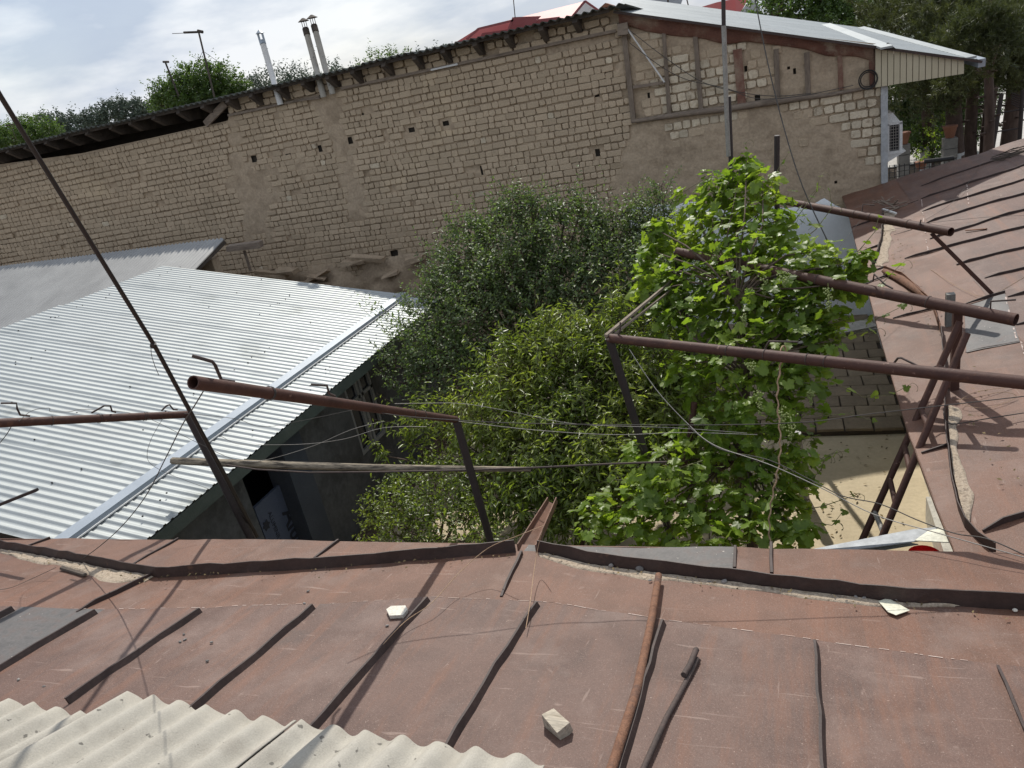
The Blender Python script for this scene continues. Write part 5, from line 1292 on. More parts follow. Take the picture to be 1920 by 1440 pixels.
# ================================================================== VEGETATION
def norm(a): return a / np.maximum(np.linalg.norm(a, axis=-1, keepdims=True), 1e-6)
def shoots(blobs, per, L, nl, ll, lw, droop, up=.6, inner=.35, rng=None, spread=.9):
    """leafy shoots growing out of ellipsoid volumes; returns leaf quads and shoot lines"""
    rng = rng or np.random.default_rng(1)
    V = []; stems = []
    tot = sum(b[3] ** 2 for b in blobs)
    for (bx, by, bz, br) in blobs:
        n = max(3, int(per * br * br / .25))
        u = norm(rng.normal(size=(n, 3))); rad = (inner + (1 - inner) * rng.random(n) ** .6)[:, None]
        p0 = np.array([bx, by, bz]) + u * br * rad * np.array([1, 1, .9])
        d = norm(u * .8 + np.array([0, 0, up]) + rng.normal(size=(n, 3)) * .45)
        Ls = (L * rng.uniform(.5, 1.25, n) * (1 + 1.0 * (rng.random(n) < .12)))[:, None]
        stems.append((p0, p0 + d * Ls))
        side = norm(np.cross(d, rng.normal(size=(n, 3))))
        b2 = np.cross(d, side)
        for k in range(nl):
            s = (k + .5 + rng.random(n)[:, None] * .6) / nl
            p = p0 + d * Ls * s + np.array([0, 0, -1]) * droop * .3 * s * s * L
            an = k * 2.4 + rng.random(n) * .8
            o = side * np.cos(an)[:, None] + b2 * np.sin(an)[:, None]
            ld = norm(o * spread + d * .55 + np.array([0, 0, -droop]) + rng.normal(size=(n, 3)) * .25)
            ws = norm(np.cross(ld, rng.normal(size=(n, 3)) * .5 + np.array([0, 0, 1.])))
            nn = np.cross(ws, ld)
            le = ll * rng.uniform(.65, 1.2, n)[:, None] * (1.1 - .5 * s); w = lw * le / ll
            q = np.stack([p, p + ld * le * .5 + ws * w * .5 + nn * w * .22, p + ld * le - nn * le * .10 * (1 + droop), p + ld * le * .5 - ws * w * .5 + nn * w * .22], 1)
            V.append(q.reshape(-1, 3))
    V = np.concatenate(V)
    Fq = np.arange(len(V)).reshape(-1, 4)
    Ft = np.concatenate([Fq[:, [0, 1, 2]], Fq[:, [0, 2, 3]]])
    return V, Ft, (np.concatenate([s[0] for s in stems]), np.concatenate([s[1] for s in stems]))
def stemmesh(name, S, r, mat):
    a, b = S; d = norm(b - a); s = norm(np.cross(d, np.array([.3, .2, 1.]))); u = np.cross(d, s); V = []
    for k in range(3):
        an = k * 2.094; V.append(a + (s * math.cos(an) + u * math.sin(an)) * r)
    for k in range(3):
        an = k * 2.094; V.append(b + (s * math.cos(an) + u * math.sin(an)) * r * .4)
    n = len(a); V = np.concatenate(V); I = np.arange(n); Fc = []
    for k in range(3): Fc.append(np.stack([I + k * n, I + ((k + 1) % 3) * n, I + (3 + (k + 1) % 3) * n, I + (3 + k) * n], 1))
    return fastmesh(name, V, np.concatenate(Fc), mat, True)
def blobs_from(L): 
    out = []
    for px, py, y, r in L:
        p = onY(px, py, y); out.append((p.x, p.y, p.z, r))
    return out
def limbs(root, blobs, parent, mat, r0=.06, name='trunk', wig=.12, fork=.45, seed=1):
    random.seed(seed)
    m2 = MB(); c = Vector((sum(b[0] for b in blobs) / len(blobs), sum(b[1] for b in blobs) / len(blobs), sum(b[2] for b in blobs) / len(blobs)))
    fk = Vector(root).lerp(c, fork)
    P = [Vector(root), Vector(root).lerp(fk, .5) + Vector((random.uniform(-wig, wig), random.uniform(-wig, wig), 0)), fk]
    m2.tube(P, [r0, r0 * .85, r0 * .7], 9); m2.part(name, mat, parent)
    m3 = MB()
    for b in blobs:
        e_ = Vector(b[:3]); md = fk.lerp(e_, .5) + Vector((random.uniform(-wig, wig), random.uniform(-wig, wig), random.uniform(0, wig * 1.5)))
        m3.tube([fk, md, e_], [r0 * .42, r0 * .28, r0 * .12], 6)
        for k in range(4):
            d = Vector((random.uniform(-1, 1), random.uniform(-1, 1), random.uniform(-.2, 1))).normalized() * b[3] * .9
            m3.tube([e_, e_ + d * .5 + Vector((0, 0, .03)), e_ + d], [r0 * .12, r0 * .08, r0 * .04], 4)
    m3.part('limb', mat, parent)

# dark small leaved plum tree by the wall
PL = [(1230, 530, 8.9, .4), (1190, 610, 8.7, .4), (1260, 600, 8.6, .4), (1290, 530, 8.8, .4), (1120, 610, 8.6, .4), (1250, 480, 9.2, .3), (965, 375, 9.9, .12), (975, 390, 9.9, .16), (1010, 395, 9.8, .14), (1060, 400, 9.8, .2), (1120, 430, 9.8, .25), (870, 430, 9.9, .16), (930, 420, 9.9, .18), (820, 520, 9.5, .15), (1170, 400, 9.9, .14), (960, 470, 9.6, .62), (880, 475, 9.8, .42), (1060, 455, 9.6, .55), (965, 400, 9.9, .20), (1000, 420, 9.8, .3), (905, 440, 9.9, .2), (1085, 405, 9.8, .18), (1130, 470, 9.8, .42), (1180, 435, 9.9, .35), (850, 500, 9.6, .22), (840, 550, 9.2, .42),
      (800, 610, 8.8, .42), (770, 665, 8.4, .36), (900, 600, 8.8, .65), (1000, 560, 9.1, .62), (1100, 540, 9.2, .62), (1160, 520, 9.3, .5), (830, 700, 8.1, .42), (760, 720, 8.0, .22), (950, 520, 9.3, .6), (880, 550, 9.2, .5), (1200, 580, 9.0, .35), (860, 660, 8.4, .5), (1050, 620, 8.8, .4), (740, 690, 8.2, .14), (870, 720, 7.9, .3)]
t = thing('plum_tree', 'big dark small leaved tree filling the courtyard between the metal roof and the vine', 'tree', (onY(960, 560, 9.2).x, 9.2, GZ))
bl = blobs_from(PL); limbs(t.location, bl, t, M['bark'], .09, seed=4)
V, Fc, S = shoots(bl, 125, .34, 13, .078, .037, .12, up=.75, rng=np.random.default_rng(2))
kid('crown', fastmesh('crown', V, Fc, M['leaf_plum']), t, kind='stuff'); kid('twigs', stemmesh('twigs', S, .0035, M['bark']), t, kind='stuff')
# slim young tree in front of the arched plaster
YL = [(1240, 350, 9.9, .10), (1235, 375, 9.9, .17), (1222, 400, 9.9, .25), (1212, 430, 9.9, .32), (1190, 470, 9.8, .32), (1240, 440, 9.8, .25), (1225, 490, 9.6, .4)]
t = thing('young_apple_tree', 'slim pointed young tree rising against the smooth mud plaster left of the vine', 'tree', (onY(1215, 460, 9.8).x, 9.8, GZ))
bl = blobs_from(YL); limbs(t.location, bl, t, M['bark'], .035, fork=.8, seed=5)
V, Fc, S = shoots(bl, 160, .24, 12, .062, .03, .1, up=1.1, rng=np.random.default_rng(3))
kid('crown', fastmesh('crown', V, Fc, M['leaf_plum']), t, kind='stuff'); kid('twigs', stemmesh('twigs', S, .003, M['bark']), t, kind='stuff')
# peach tree: long drooping light leaves
PE = [(1038, 600, 7.7, .15), (1035, 650, 7.6, .30), (960, 690, 7.4, .34), (1010, 720, 7.2, .4), (1075, 710, 7.2, .42), (1140, 745, 7.0, .42), (900, 775, 7.0, .32), (960, 790, 6.9, .42), (1030, 800, 6.8, .48), (1100, 840, 6.6, .48), (1160, 860, 6.4, .36), (960, 870, 6.5, .38), (1040, 900, 6.2, .36), (900, 850, 6.6, .3),
      (800, 790, 7.0, .20), (760, 795, 7.0, .10), (840, 830, 6.9, .22), (725, 855, 7.0, .10), (790, 850, 6.9, .15), (1150, 680, 7.4, .36), (1220, 690, 7.3, .40), (1230, 760, 7.0, .42), (1290, 720, 7.2, .36), (1300, 800, 6.9, .4), (1240, 830, 6.6, .4), (1190, 800, 6.7, .4), (1360, 860, 6.6, .3), (1120, 900, 6.1, .34), (1170, 900, 6.1, .3), (1000, 930, 6.0, .3), (1060, 990, 5.8, .2), (1160, 620, 7.8, .35), (1100, 660, 7.6, .4), (980, 960, 5.9, .26), (905, 945, 5.9, .22), (1100, 930, 6.0, .28), (770, 900, 6.4, .12)]
t = thing('peach_tree', 'light green peach tree with long drooping leaves in front of the dark tree', 'tree', (onY(1040, 800, 6.9).x, 6.9, GZ))
bl = blobs_from(PE); limbs(t.location, bl, t, M['bark'], .07, fork=.4, seed=6)
V, Fc, S = shoots(bl, 140, .32, 14, .125, .032, .55, up=.7, rng=np.random.default_rng(5))
kid('crown', fastmesh('crown', V, Fc, M['leaf_peach']), t, kind='stuff'); kid('twigs', stemmesh('twigs', S, .004, M['bark']), t, kind='stuff')
random.seed(8)
for k, (px, py, y) in enumerate(((1070, 745, 6.6), (1072, 780, 6.5), (935, 898, 5.9), (1058, 740, 6.6))):
    p = onY(px, py, y); m2 = MB(); m2.tube([p + Vector((0, 0, -.024)), p + Vector((0, 0, -.016)), p, p + Vector((0, 0, .016)), p + Vector((0, 0, .024))], [.004, .018, .025, .018, .004], 10); m2.part('fruit', M['peach'], t)
# low shrub at the left corner of the courtyard
SH = [(800, 955, 5.9, .30), (725, 975, 6.0, .20), (850, 990, 5.6, .32), (770, 1000, 5.6, .28), (880, 925, 6.0, .22), (700, 1000, 5.8, .14), (815, 905, 6.1, .20), (740, 925, 6.1, .16), (905, 1000, 5.4, .22), (700, 950, 6.1, .10)]
t = thing('leafy_shrub', 'glossy leafy shrub just past the eave at the foot of the grey house wall', 'shrub', (onY(800, 960, 5.8).x, 5.8, GZ))
bl = blobs_from(SH); limbs(t.location, bl, t, M['bark'], .04, fork=.5, seed=7)
V, Fc, S = shoots(bl, 210, .24, 11, .062, .03, .15, up=.8, rng=np.random.default_rng(7))
kid('crown', fastmesh('crown', V, Fc, M['leaf_peach']), t, kind='stuff'); kid('twigs', stemmesh('twigs', S, .0035, M['bark']), t, kind='stuff')

# fallen leaves on the courtyard floor and in the gutters
V = []; rgl = np.random.default_rng(40)
def litter(c, s):
    a = rgl.random() * 6.28; d = np.array([math.cos(a), math.sin(a), rgl.uniform(-.15, .3)]) * s; w = np.array([-math.sin(a), math.cos(a), rgl.uniform(-.2, .2)]) * s * .4
    V.extend([c - d, c + w + [0, 0, .006], c + d, c - w])
for k in range(900): litter(np.array([rgl.uniform(-4.8, 1.2), rgl.uniform(4.2, 9.6), GZ + .025]), rgl.uniform(.015, .035))
for k in range(160):
    x = rgl.uniform(-6, 1.8); y = ylip(x) - abs(rgl.normal()) * .05 - .01; litter(np.array([x, y, zA(y) + .022]), rgl.uniform(.006, .013))
for k in range(120):
    y = rgl.uniform(4.5, 13.5); x = np.interp(y, [4.5, 6, 13], [1.16, 1.16, 1.2]) + abs(rgl.normal()) * .12; litter(np.array([x, y, zB(x) + .03]), rgl.uniform(.008, .02))
Fq = np.arange(len(V)).reshape(-1, 4)
o = bpy.data.objects.new('leaf_litter', fastmesh('leaf_litter', V, Fq, M['dryleaf'])); put(o, label='dry fallen leaves and crumbs on the courtyard floor and in the gutters', cat='leaf litter', kind='stuff')
# grape vine
VI = [(1225, 545, 7.4, .22), (1260, 560, 7.3, .26), (1210, 510, 7.7, .16), (1400, 305, 8.5, .10), (1385, 335, 8.4, .20), (1430, 345, 8.3, .20), (1340, 350, 8.4, .20), (1300, 385, 8.3, .22), (1360, 390, 8.1, .32), (1430, 395, 8.0, .32), (1260, 440, 8.1, .26), (1330, 450, 7.8, .36), (1400, 450, 7.6, .38), (1470, 445, 7.5, .28), (1500, 490, 7.2, .26), (1400, 520, 7.1, .42), (1320, 530, 7.3, .40), (1470, 530, 6.9, .34), (1540, 520, 6.8, .20),
      (1580, 500, 6.8, .17), (1615, 490, 6.7, .10), (1600, 530, 6.6, .15), (1240, 500, 7.6, .24), (1220, 470, 7.8, .17), (1290, 590, 7.0, .32), (1360, 600, 6.7, .38), (1440, 590, 6.6, .34), (1500, 590, 6.5, .24), (1530, 630, 6.4, .14), (1460, 650, 6.3, .28), (1390, 680, 6.3, .32),
      (1470, 710, 6.1, .24), (1400, 760, 6.0, .28), (1490, 770, 6.0, .22), (1340, 800, 6.0, .30), (1420, 840, 5.8, .24), (1500, 840, 5.9, .17), (1230, 870, 5.6, .30), (1195, 940, 5.2, .26), (1270, 930, 5.3, .28), (1180, 990, 5.0, .22), (1260, 1000, 5.0, .25), (1350, 940, 5.4, .25), (1330, 1010, 5.0, .2),
      (1410, 920, 5.5, .22), (1400, 990, 5.1, .20), (1470, 950, 5.4, .16), (1500, 920, 5.6, .14), (1110, 1000, 5.0, .16), (1540, 470, 7.0, .14), (1320, 870, 5.7, .25), (1460, 1000, 5.1, .12), (1230, 430, 8.0, .14), (1520, 700, 6.2, .2), (1560, 590, 6.5, .16), (1480, 870, 5.7, .2), (1330, 720, 6.3, .26), (1290, 680, 6.5, .24), (1440, 960, 5.3, .2), (1520, 560, 6.7, .22), (1550, 640, 6.3, .16), (1500, 1000, 5.1, .14), (1120, 960, 5.2, .16)]
vt = thing('grape_vine', 'bright green grape vine climbing over the pipe pergola in the middle right', 'vine', (onY(1380, 760, 6.2).x, 6.2, GZ))
bl = blobs_from(VI)
random.seed(12)
m2 = MB(); bs = Vector(vt.location)
P = [bs, bs + Vector((.05, -.05, .8)), bs + Vector((-.05, .0, 1.6)), bs + Vector((.1, .1, 2.4)), bs + Vector((.05, .5, 3.0))]
m2.tube(P, [.06, .05, .045, .04, .03], 8); m2.part('trunk', M['bark'], vt)
m3 = MB()
for i, b in enumerate(bl):
    e_ = Vector(b[:3]); s_ = P[2] if e_.z < -3 else (P[3] if e_.z < -2.3 else P[4])
    md = s_.lerp(e_, .5) + Vector((random.uniform(-.15, .15), random.uniform(-.15, .15), random.uniform(-.05, .2)))
    m3.tube([s_, s_.lerp(md, .5) + Vector((0, 0, .06)), md, e_], [.014, .011, .009, .005], 5)
m3.part('cane', M['bark'], vt)
def vineleaf(seed):
    rg = random.Random(seed); n = 26; V = [(0, 0, 0)]; 
    for k in range(n + 1):
        a = math.radians(-158 + 316 * k / n)       # 0 = tip direction
        lob = 0.62 + .38 * abs(math.cos(a * 1.25)) ** 1.3
        r = lob * (1 + (.10 if k % 2 else -.05)) * rg.uniform(.94, 1.06) * (1.0 if abs(a) < 2.3 else .72)
        x = r * math.sin(a) * .56; y = r * math.cos(a) * .56
        z = -.22 * (x * x) - .16 * y * abs(y) + .05 * math.cos(a * 5 / 1.25) * r + rg.uniform(-.02, .02)
        V.append((x, y + .1, z))
    Fc = [(0, k + 1, k + 2) for k in range(n)]
    return V, Fc
LV = [vineleaf(s) for s in range(7)]
lm = []
for V, Fc in LV:
    me = bpy.data.meshes.new('leaf'); me.from_pydata(V, [], Fc); me.materials.append(M['leaf_vine']); me.update(); lm.append(me)
leaves = []; rg = np.random.default_rng(21)
petV0 = []; petV1 = []
for (bx, by, bz, br) in bl:
    n = int(78 * (br / .3) ** 2) + 12
    for k in range(n):
        u = norm(rg.normal(size=3)); rad = (.35 + .75 * rg.random() ** .7) * br
        p = np.array([bx, by, bz]) + u * rad * np.array([1, 1, .95])
        nrm = norm(u * .5 + np.array([-.10, .25, .75]) + rg.normal(size=3) * .42)
        tipd = norm(np.array([u[0], u[1], -.55]) + rg.normal(size=3) * .4); tipd = norm(tipd - nrm * tipd.dot(nrm))
        s = float(rg.choice([.06, .08, .10, .125, .15], p=[.15, .2, .25, .25, .15]))
        leaves.append((p, nrm, tipd, s)); petV0.append(p - u * .06 - np.array([0, 0, .03])); petV1.append(p)
order = sorted(range(len(leaves)), key=lambda i: -(leaves[i][3] / np.linalg.norm(leaves[i][0])) - (.004 if leaves[i][0][1] < np.mean([0]) else 0))
Vs = []; Fs = []; off = 0
for rank, i in enumerate(order):
    p, nrm, tp, s = leaves[i]; x_ = np.cross(tp, nrm)
    if rank < 300:
        o = kid('leaf', lm[i % 7], vt)
        o.matrix_world = Matrix.Identity(4)
        mat = Matrix(((x_[0]*s, tp[0]*s, nrm[0]*s, p[0]), (x_[1]*s, tp[1]*s, nrm[1]*s, p[1]), (x_[2]*s, tp[2]*s, nrm[2]*s, p[2]), (0, 0, 0, 1)))
        loc, rot, sc = mat.decompose(); o.location = loc; o.rotation_mode = 'QUATERNION'; o.rotation_quaternion = rot; o.scale = sc
    else:
        V, Fc = LV[i % 7]; V = np.array(V); Rm = np.stack([x_, tp, nrm], 1) * s
        Vs.append(V @ Rm.T + p); Fs.append(np.array(Fc) + off); off += len(V)
kid('foliage', fastmesh('foliage', np.concatenate(Vs), np.concatenate(Fs), M['leaf_vine']), vt, kind='stuff')
kid('petioles', stemmesh('petioles', (np.array(petV0), np.array(petV1)), .0022, M['stem']), vt, kind='stuff')
# stray shoots and tendrils
m2 = MB(); random.seed(31); Vs = []; Fs = []; off = 0
def shootline(pts, y0, y1, nleaf=6, s=.05):
    global off
    n = len(pts); P = [onY(p[0], p[1], y0 + (y1 - y0) * i / (n - 1)) for i, p in enumerate(pts)]
    m2.tube(P, [.005 * (1 - .6 * i / (n - 1)) for i in range(n)], 5)
    for k in range(nleaf):
        f = (k + 1) / nleaf * (n - 1); i = min(int(f), n - 2); q = np.array(P[i].lerp(P[i+1], f - i))
        nrm = norm(rg.normal(size=3) * .5 + np.array([0, 0, .8])); tp = norm(rg.normal(size=3)); tp = norm(tp - nrm * tp.dot(nrm)); x_ = np.cross(tp, nrm); ss = s * random.uniform(.6, 1.3)
        V, Fc = LV[k % 7]; Rm = np.stack([x_, tp, nrm], 1) * ss; Vs.append(np.array(V) @ Rm.T + q); Fs.append(np.array(Fc) + off); off += len(V)
    for k in range(3):
        q = P[random.randrange(1, n)]; r = .03; T = [q]
        for a in np.linspace(0, 5, 9): T.append(q + Vector((.04 + r * math.sin(a) * (1 - a / 8) + .01 * a, random.uniform(-.01, .01), r * math.cos(a) * (1 - a / 8) - .008 * a)))
        m2.tube(T, .0016, 4)
shootline([(1380, 430), (1395, 350), (1402, 290), (1398, 268)], 8.2, 8.4, 6, .06)
shootline([(1410, 420), (1440, 360), (1460, 315), (1480, 285)], 8.1, 8.3, 5, .05)
shootline([(1380, 445), (1440, 420), (1490, 400), (1535, 350)], 7.9, 7.8, 4, .06)
shootline([(1450, 470), (1500, 400), (1530, 360), (1538, 330)], 7.6, 7.6, 5, .07)
shootline([(1480, 470), (1530, 430), (1560, 390), (1555, 355)], 7.5, 7.4, 4, .05)
shootline([(1560, 510), (1610, 470), (1640, 435), (1648, 405)], 6.8, 6.9, 4, .07)
shootline([(1600, 560), (1640, 545), (1665, 520), (1690, 495)], 6.6, 6.7, 4, .10)
shootline([(1520, 620), (1580, 600), (1640, 600), (1690, 575)], 6.4, 6.5, 5, .09)
shootline([(1500, 650), (1560, 640), (1610, 625), (1640, 622)], 6.3, 6.3, 5, .09)
shootline([(1480, 720), (1560, 715), (1620, 745), (1670, 740), (1700, 725)], 6.0, 6.0, 5, .07)
shootline([(1490, 770), (1540, 780), (1590, 775), (1640, 790)], 5.9, 5.9, 5, .06)
shootline([(1480, 830), (1540, 860), (1560, 850), (1590, 845)], 5.8, 5.8, 4, .06)
shootline([(1500, 920), (1540, 880), (1545, 860), (1555, 855)], 5.6, 5.6, 5, .05)
shootline([(1480, 960), (1540, 950), (1570, 940), (1600, 930)], 5.4, 5.4, 5, .06)
shootline([(1480, 990), (1530, 980), (1560, 985), (1580, 960)], 5.3, 5.3, 4, .06)
shootline([(1260, 470), (1230, 440), (1200, 400), (1190, 385)], 8.0, 8.2, 3, .06)
shootline([(1240, 430), (1225, 395), (1330, 330), (1320, 318)], 8.2, 8.3, 4, .06)
shootline([(1240, 500), (1180, 530), (1140, 560), (1120, 590)], 7.6, 7.4, 3, .08)
shootline([(1330, 860), (1200, 900), (1150, 900), (1120, 930)], 5.6, 5.2, 6, .09)
m2.part('shoots', M['stem'], vt, kind='stuff')
kid('shoot_leaves', fastmesh('shoot_leaves', np.concatenate(Vs), np.concatenate(Fs), M['leaf_vine']), vt, kind='stuff')
# unripe grape bunches
ico = bmesh.new(); bmesh.ops.create_icosphere(ico, subdivisions=1, radius=1); IV = np.array([v.co[:] for v in ico.verts]); IF = np.array([[v.index for v in f.verts] for f in ico.faces]); ico.free()
for (px, py, y, L, w) in ((1342, 475, 7.2, .14, .06), (1432, 535, 6.6, .20, .045), (1470, 525, 6.5, .13, .06), (1408, 550, 6.6, .06, .05), (1553, 560, 6.3, .22, .05), (1408, 690, 5.6, .10, .05), (1424, 755, 5.6, .22, .045), (1482, 800, 5.5, .24, .06), (1466, 785, 5.5, .2, .04), (1520, 745, 5.8, .14, .04), (1395, 600, 6.2, .10, .03)):
    top = np.array(onY(px, py, y)); Vs2 = []; Fs2 = []; of = 0
    for k in range(46):
        t = rg.random(); a = rg.random() * 6.28; r = w * (1 - t) ** .6 * rg.random() ** .5
        c = top + np.array([r * math.cos(a), r * math.sin(a), L * .5 - t * L]); Vs2.append(IV * .0085 + c); Fs2.append(IF + of); of += len(IV)
    Vs2.append(np.array([top + [0, .003, L * .6], top + [.003, 0, L * .6], top + [0, 0, -L * .5]])); Fs2.append(np.array([[0, 1, 2]]) + of)
    kid('grape_bunch', fastmesh('grape_bunch', np.concatenate(Vs2), np.concatenate(Fs2), M['grape'], True), vt)

# ------------------------------------------------------------------ trees beyond the mud wall
def fartree(name, label, L, base, mat, per, ll, lw, sh=.8, nl=9, trunk=.15, group=None, droop=.1, cat='tree', bark='bark', inner=.3):
    t = thing(name, label, cat, base, group); bl = blobs_from(L)
    limbs(t.location, bl, t, M[bark], trunk, fork=.6, seed=len(L))
    V, Fc, S = shoots(bl, per, sh, nl, ll, lw, droop, up=.6, inner=inner, rng=np.random.default_rng(len(L) * 7 + int(L[0][0])))
    kid('crown', fastmesh('crown', V, Fc, mat), t, kind='stuff'); return t
fartree('walnut_tree', 'round bushy green tree standing behind the mud wall under the two aerials', [(330, 185, 34, 1.0), (350, 165, 34, 1.0), (385, 150, 34, 1.0), (420, 160, 34, 1.0), (440, 180, 34, .9), (300, 170, 34, .5), (370, 190, 34, 1.3), (400, 190, 34, 1.3), (305, 200, 34, .6), (455, 180, 34, .5), (395, 132, 34, .4), (345, 145, 34, .3)], (onY(370, 180, 34).x, 34, GZ), M['leaf_far'], 44, .20, .11, .38, 9, .25)
fartree('broadleaf_tree', 'light green tree at the left edge behind the rafters', [(20, 262, 45, 1.2), (60, 250, 45, 1.3), (90, 252, 45, 1.0), (-10, 262, 45, 1.2), (50, 240, 45, .6), (110, 262, 45, .8)], (onY(50, 260, 45).x, 45, GZ), M['leaf_far'], 30, .26, .14, .45, 9, .25)
fartree('poplar_clump', 'feathery grey green tree tops between the flue pipes', [(490, 160, 50, .8), (510, 155, 50, .9), (545, 152, 50, .8), (560, 155, 50, .9), (580, 158, 50, .7), (630, 140, 50, .6), (470, 172, 50, .8)], (onY(540, 170, 50).x, 50, GZ), M['leaf_hill'], 16, .35, .12, 1.0, 8, .2)
fartree('broadleaf_tree', 'pale green tree top just above the eave right of the paired flues', [(715, 118, 55, 1.0), (690, 126, 55, .7), (745, 112, 55, .6), (775, 105, 55, .3)], (onY(715, 120, 55).x, 55, GZ), M['leaf_far'], 14, .3, .14, .7, 8, .2)
fartree('broadleaf_tree', 'dark glossy broad leaved tree behind the light roof left of the pines', [(1440, 10, 32, .9), (1480, 20, 32, 1.1), (1530, 20, 32, 1.2), (1580, 30, 32, 1.2), (1500, -10, 33, 1.2), (1560, -5, 33, 1.3), (1620, 30, 32, 1.0), (1450, 30, 31, .6), (1600, 0, 32, 1.2), (1560, 50, 31, .7), (1640, 60, 31, .7)], (onY(1530, 30, 32).x, 32, GZ), M['leaf_far'], 26, .18, .10, .5, 10, .25)
fartree('distant_bush', 'small distant bush left of the satellite dish', [(1206, 18, 60, .5), (1215, 20, 60, .6)], (onY(1210, 20, 60).x, 60, GZ), M['leaf_hill'], 14, .3, .15, .4, 7, .1, cat='bush')
# far tree covered ridge
hl = []
for px in range(-60, 330, 16): hl.append((px, 262 - px * .2 + (7 * math.sin(px * .05)) + random.uniform(-4, 4), 120, 2.6))
for px in range(330, 900, 30): hl.append((px, 292 - px * .2, 120, 2.8))
bl = blobs_from(hl); V, Fc, S = shoots(bl, 3.4, 1.1, 8, .7, .4, .1, rng=np.random.default_rng(9))
o = bpy.data.objects.new('far_woods', fastmesh('far_woods', V, Fc, M['leaf_hill'])); put(o, label='dark wooded ridge along the horizon at the left', cat='woods', kind='stuff')
g = MB(); pts = [(-260, 110), (-160, 140), (-60, 150), (60, 160), (120, 180)]
V = []
for i in range(41):
    x = -300 + i * 12
    for j, (dy, z) in enumerate(((0, GZ), (15, GZ + 4 + 1.2 * math.sin(i)), (60, GZ + 7 + 1.5 * math.sin(i * .7)), (200, GZ + 5))): V.append((x, 124 + dy, z))
o = bpy.data.objects.new('hill', fastmesh('hill', V, [(i*4+j, (i+1)*4+j, (i+1)*4+j+1, i*4+j+1) for i in range(40) for j in range(3)], M['leaf_hill'], True)); put(o, kind='structure')

# ------------------------------------------------------------------ pines on the right
def pine(label, px, pyb, yd, r, clusters, seed, lime=False, vis=.0):
    base = onY(px, pyb, yd); base.z = GZ
    t = thing('pine_tree', label, 'pine tree', base, 'pines in a row beside the street'); random.seed(seed)
    m2 = MB(); H = 8.5; P = [base + Vector((.06 * math.sin(k * 1.3 + seed), 0, H * k / 8)) for k in range(9)]
    z0 = 0
    if lime:
        m3 = MB(); m3.tube([base, base + Vector((0, 0, .9 + vis))], [r * 1.15, r * 1.08], 12); m3.part('limewashed_base', M['limewash'], t)
    m2.tube(P, [r * (1.06 - .06 * k) * random.uniform(.94, 1.06) for k in range(9)], 12)
    for k in range(14):      # branch stubs
        z = random.uniform(1.0, 5.0); a = random.uniform(0, 6.28); q = base + Vector((0, 0, z)); m2.tube([q, q + Vector((math.cos(a) * (r + .15), math.sin(a) * (r + .15), .03))], [.035, .02], 5)
    m2.part('trunk', M['pinebark'], t)
    rgp = np.random.default_rng(seed); Vn = []; m4 = MB()
    for (cx, cy, cd, cr, n) in clusters:
        c = np.array(onY(cx, cy, cd)); tr = np.array(P[min(8, max(3, int((c[2] - GZ) / H * 8)))])
        m4.tube([Vector(tr), Vector((tr + c) / 2 + [0, 0, .2]), Vector(c)], [.05, .035, .02], 5)
        n = int(n * 2.0); u = norm(rgp.normal(size=(n, 3))); pos = c + u * cr * (rgp.random((n, 1)) ** .5) * np.array([1, 1, .8])
        ax = norm(u * .7 + np.array([0, 0, .7]) + rgp.normal(size=(n, 3)) * .3)
        for k in range(26):
            p = pos + ax * (rgp.random((n, 1)) * .22)
            d = norm(ax * .75 + rgp.normal(size=(n, 3)) * .55); Lk = .17 * rgp.uniform(.7, 1.2, (n, 1)); w = norm(np.cross(d, rgp.normal(size=(n, 3)))) * .009
            Vn.append(np.stack([p - w, p + w, p + d * Lk], 1).reshape(-1, 3))
    Vn = np.concatenate(Vn)
    kid('crown', fastmesh('crown', Vn, np.arange(len(Vn)).reshape(-1, 3), M['needle']), t, kind='stuff')
    m4.part('limb', M['pinebark'], t)
pine('pine with a limewashed trunk base just right of the window cage', 1738, 290, 27, .17, [(1700, 120, 26, 1.0, 60), (1680, 60, 26, 1.0, 90), (1720, 30, 27, 1.1, 110), (1690, 190, 27, .8, 40), (1660, 25, 27, .9, 80), (1650, -10, 27, .8, 60)], 1, True)
pine('thick dark pine trunk behind a stone pillar', 1790, 290, 25, .23, [(1760, 60, 24, 1.0, 130), (1790, 10, 25, 1.1, 130), (1770, 110, 24, .8, 80), (1750, 160, 25, .8, 90), (1765, 190, 24.5, .7, 60), (1740, 0, 25, 1.0, 100)], 2, True)
pine('dark pine third from the right', 1822, 280, 26, .17, [(1820, 60, 25, 1.0, 110), (1835, 130, 25, .7, 60), (1810, 10, 25, 1.0, 110), (1808, 160, 25.5, .6, 50)], 3)
pine('slender pine trunk standing out against the street', 1852, 272, 26, .17, [(1850, 90, 25, .8, 80), (1845, 30, 25, 1.0, 110), (1870, 60, 24.5, .8, 80)], 4)
pine('reddish pine trunk between the two dark steel poles', 1893, 262, 25, .22, [(1890, 80, 24, .9, 100), (1900, 30, 24, 1.0, 120), (1880, 130, 24.5, .6, 60), (1925, 110, 24, .8, 90), (1940, 40, 24, 1.0, 100), (1910, 160, 24.5, .4, 30)], 5)
pine('pine with bright upright shoots nearest the light roof', 1850, 262, 22, .12, [(1800, 70, 20, .45, 46), (1785, 105, 20, .3, 24), (1845, 45, 20, .45, 44), (1870, 90, 20, .5, 50), (1895, 50, 20, .4, 40), (1825, 130, 20, .3, 20), (1795, 150, 20, .3, 20), (1780, 165, 20, .2, 14)], 6)
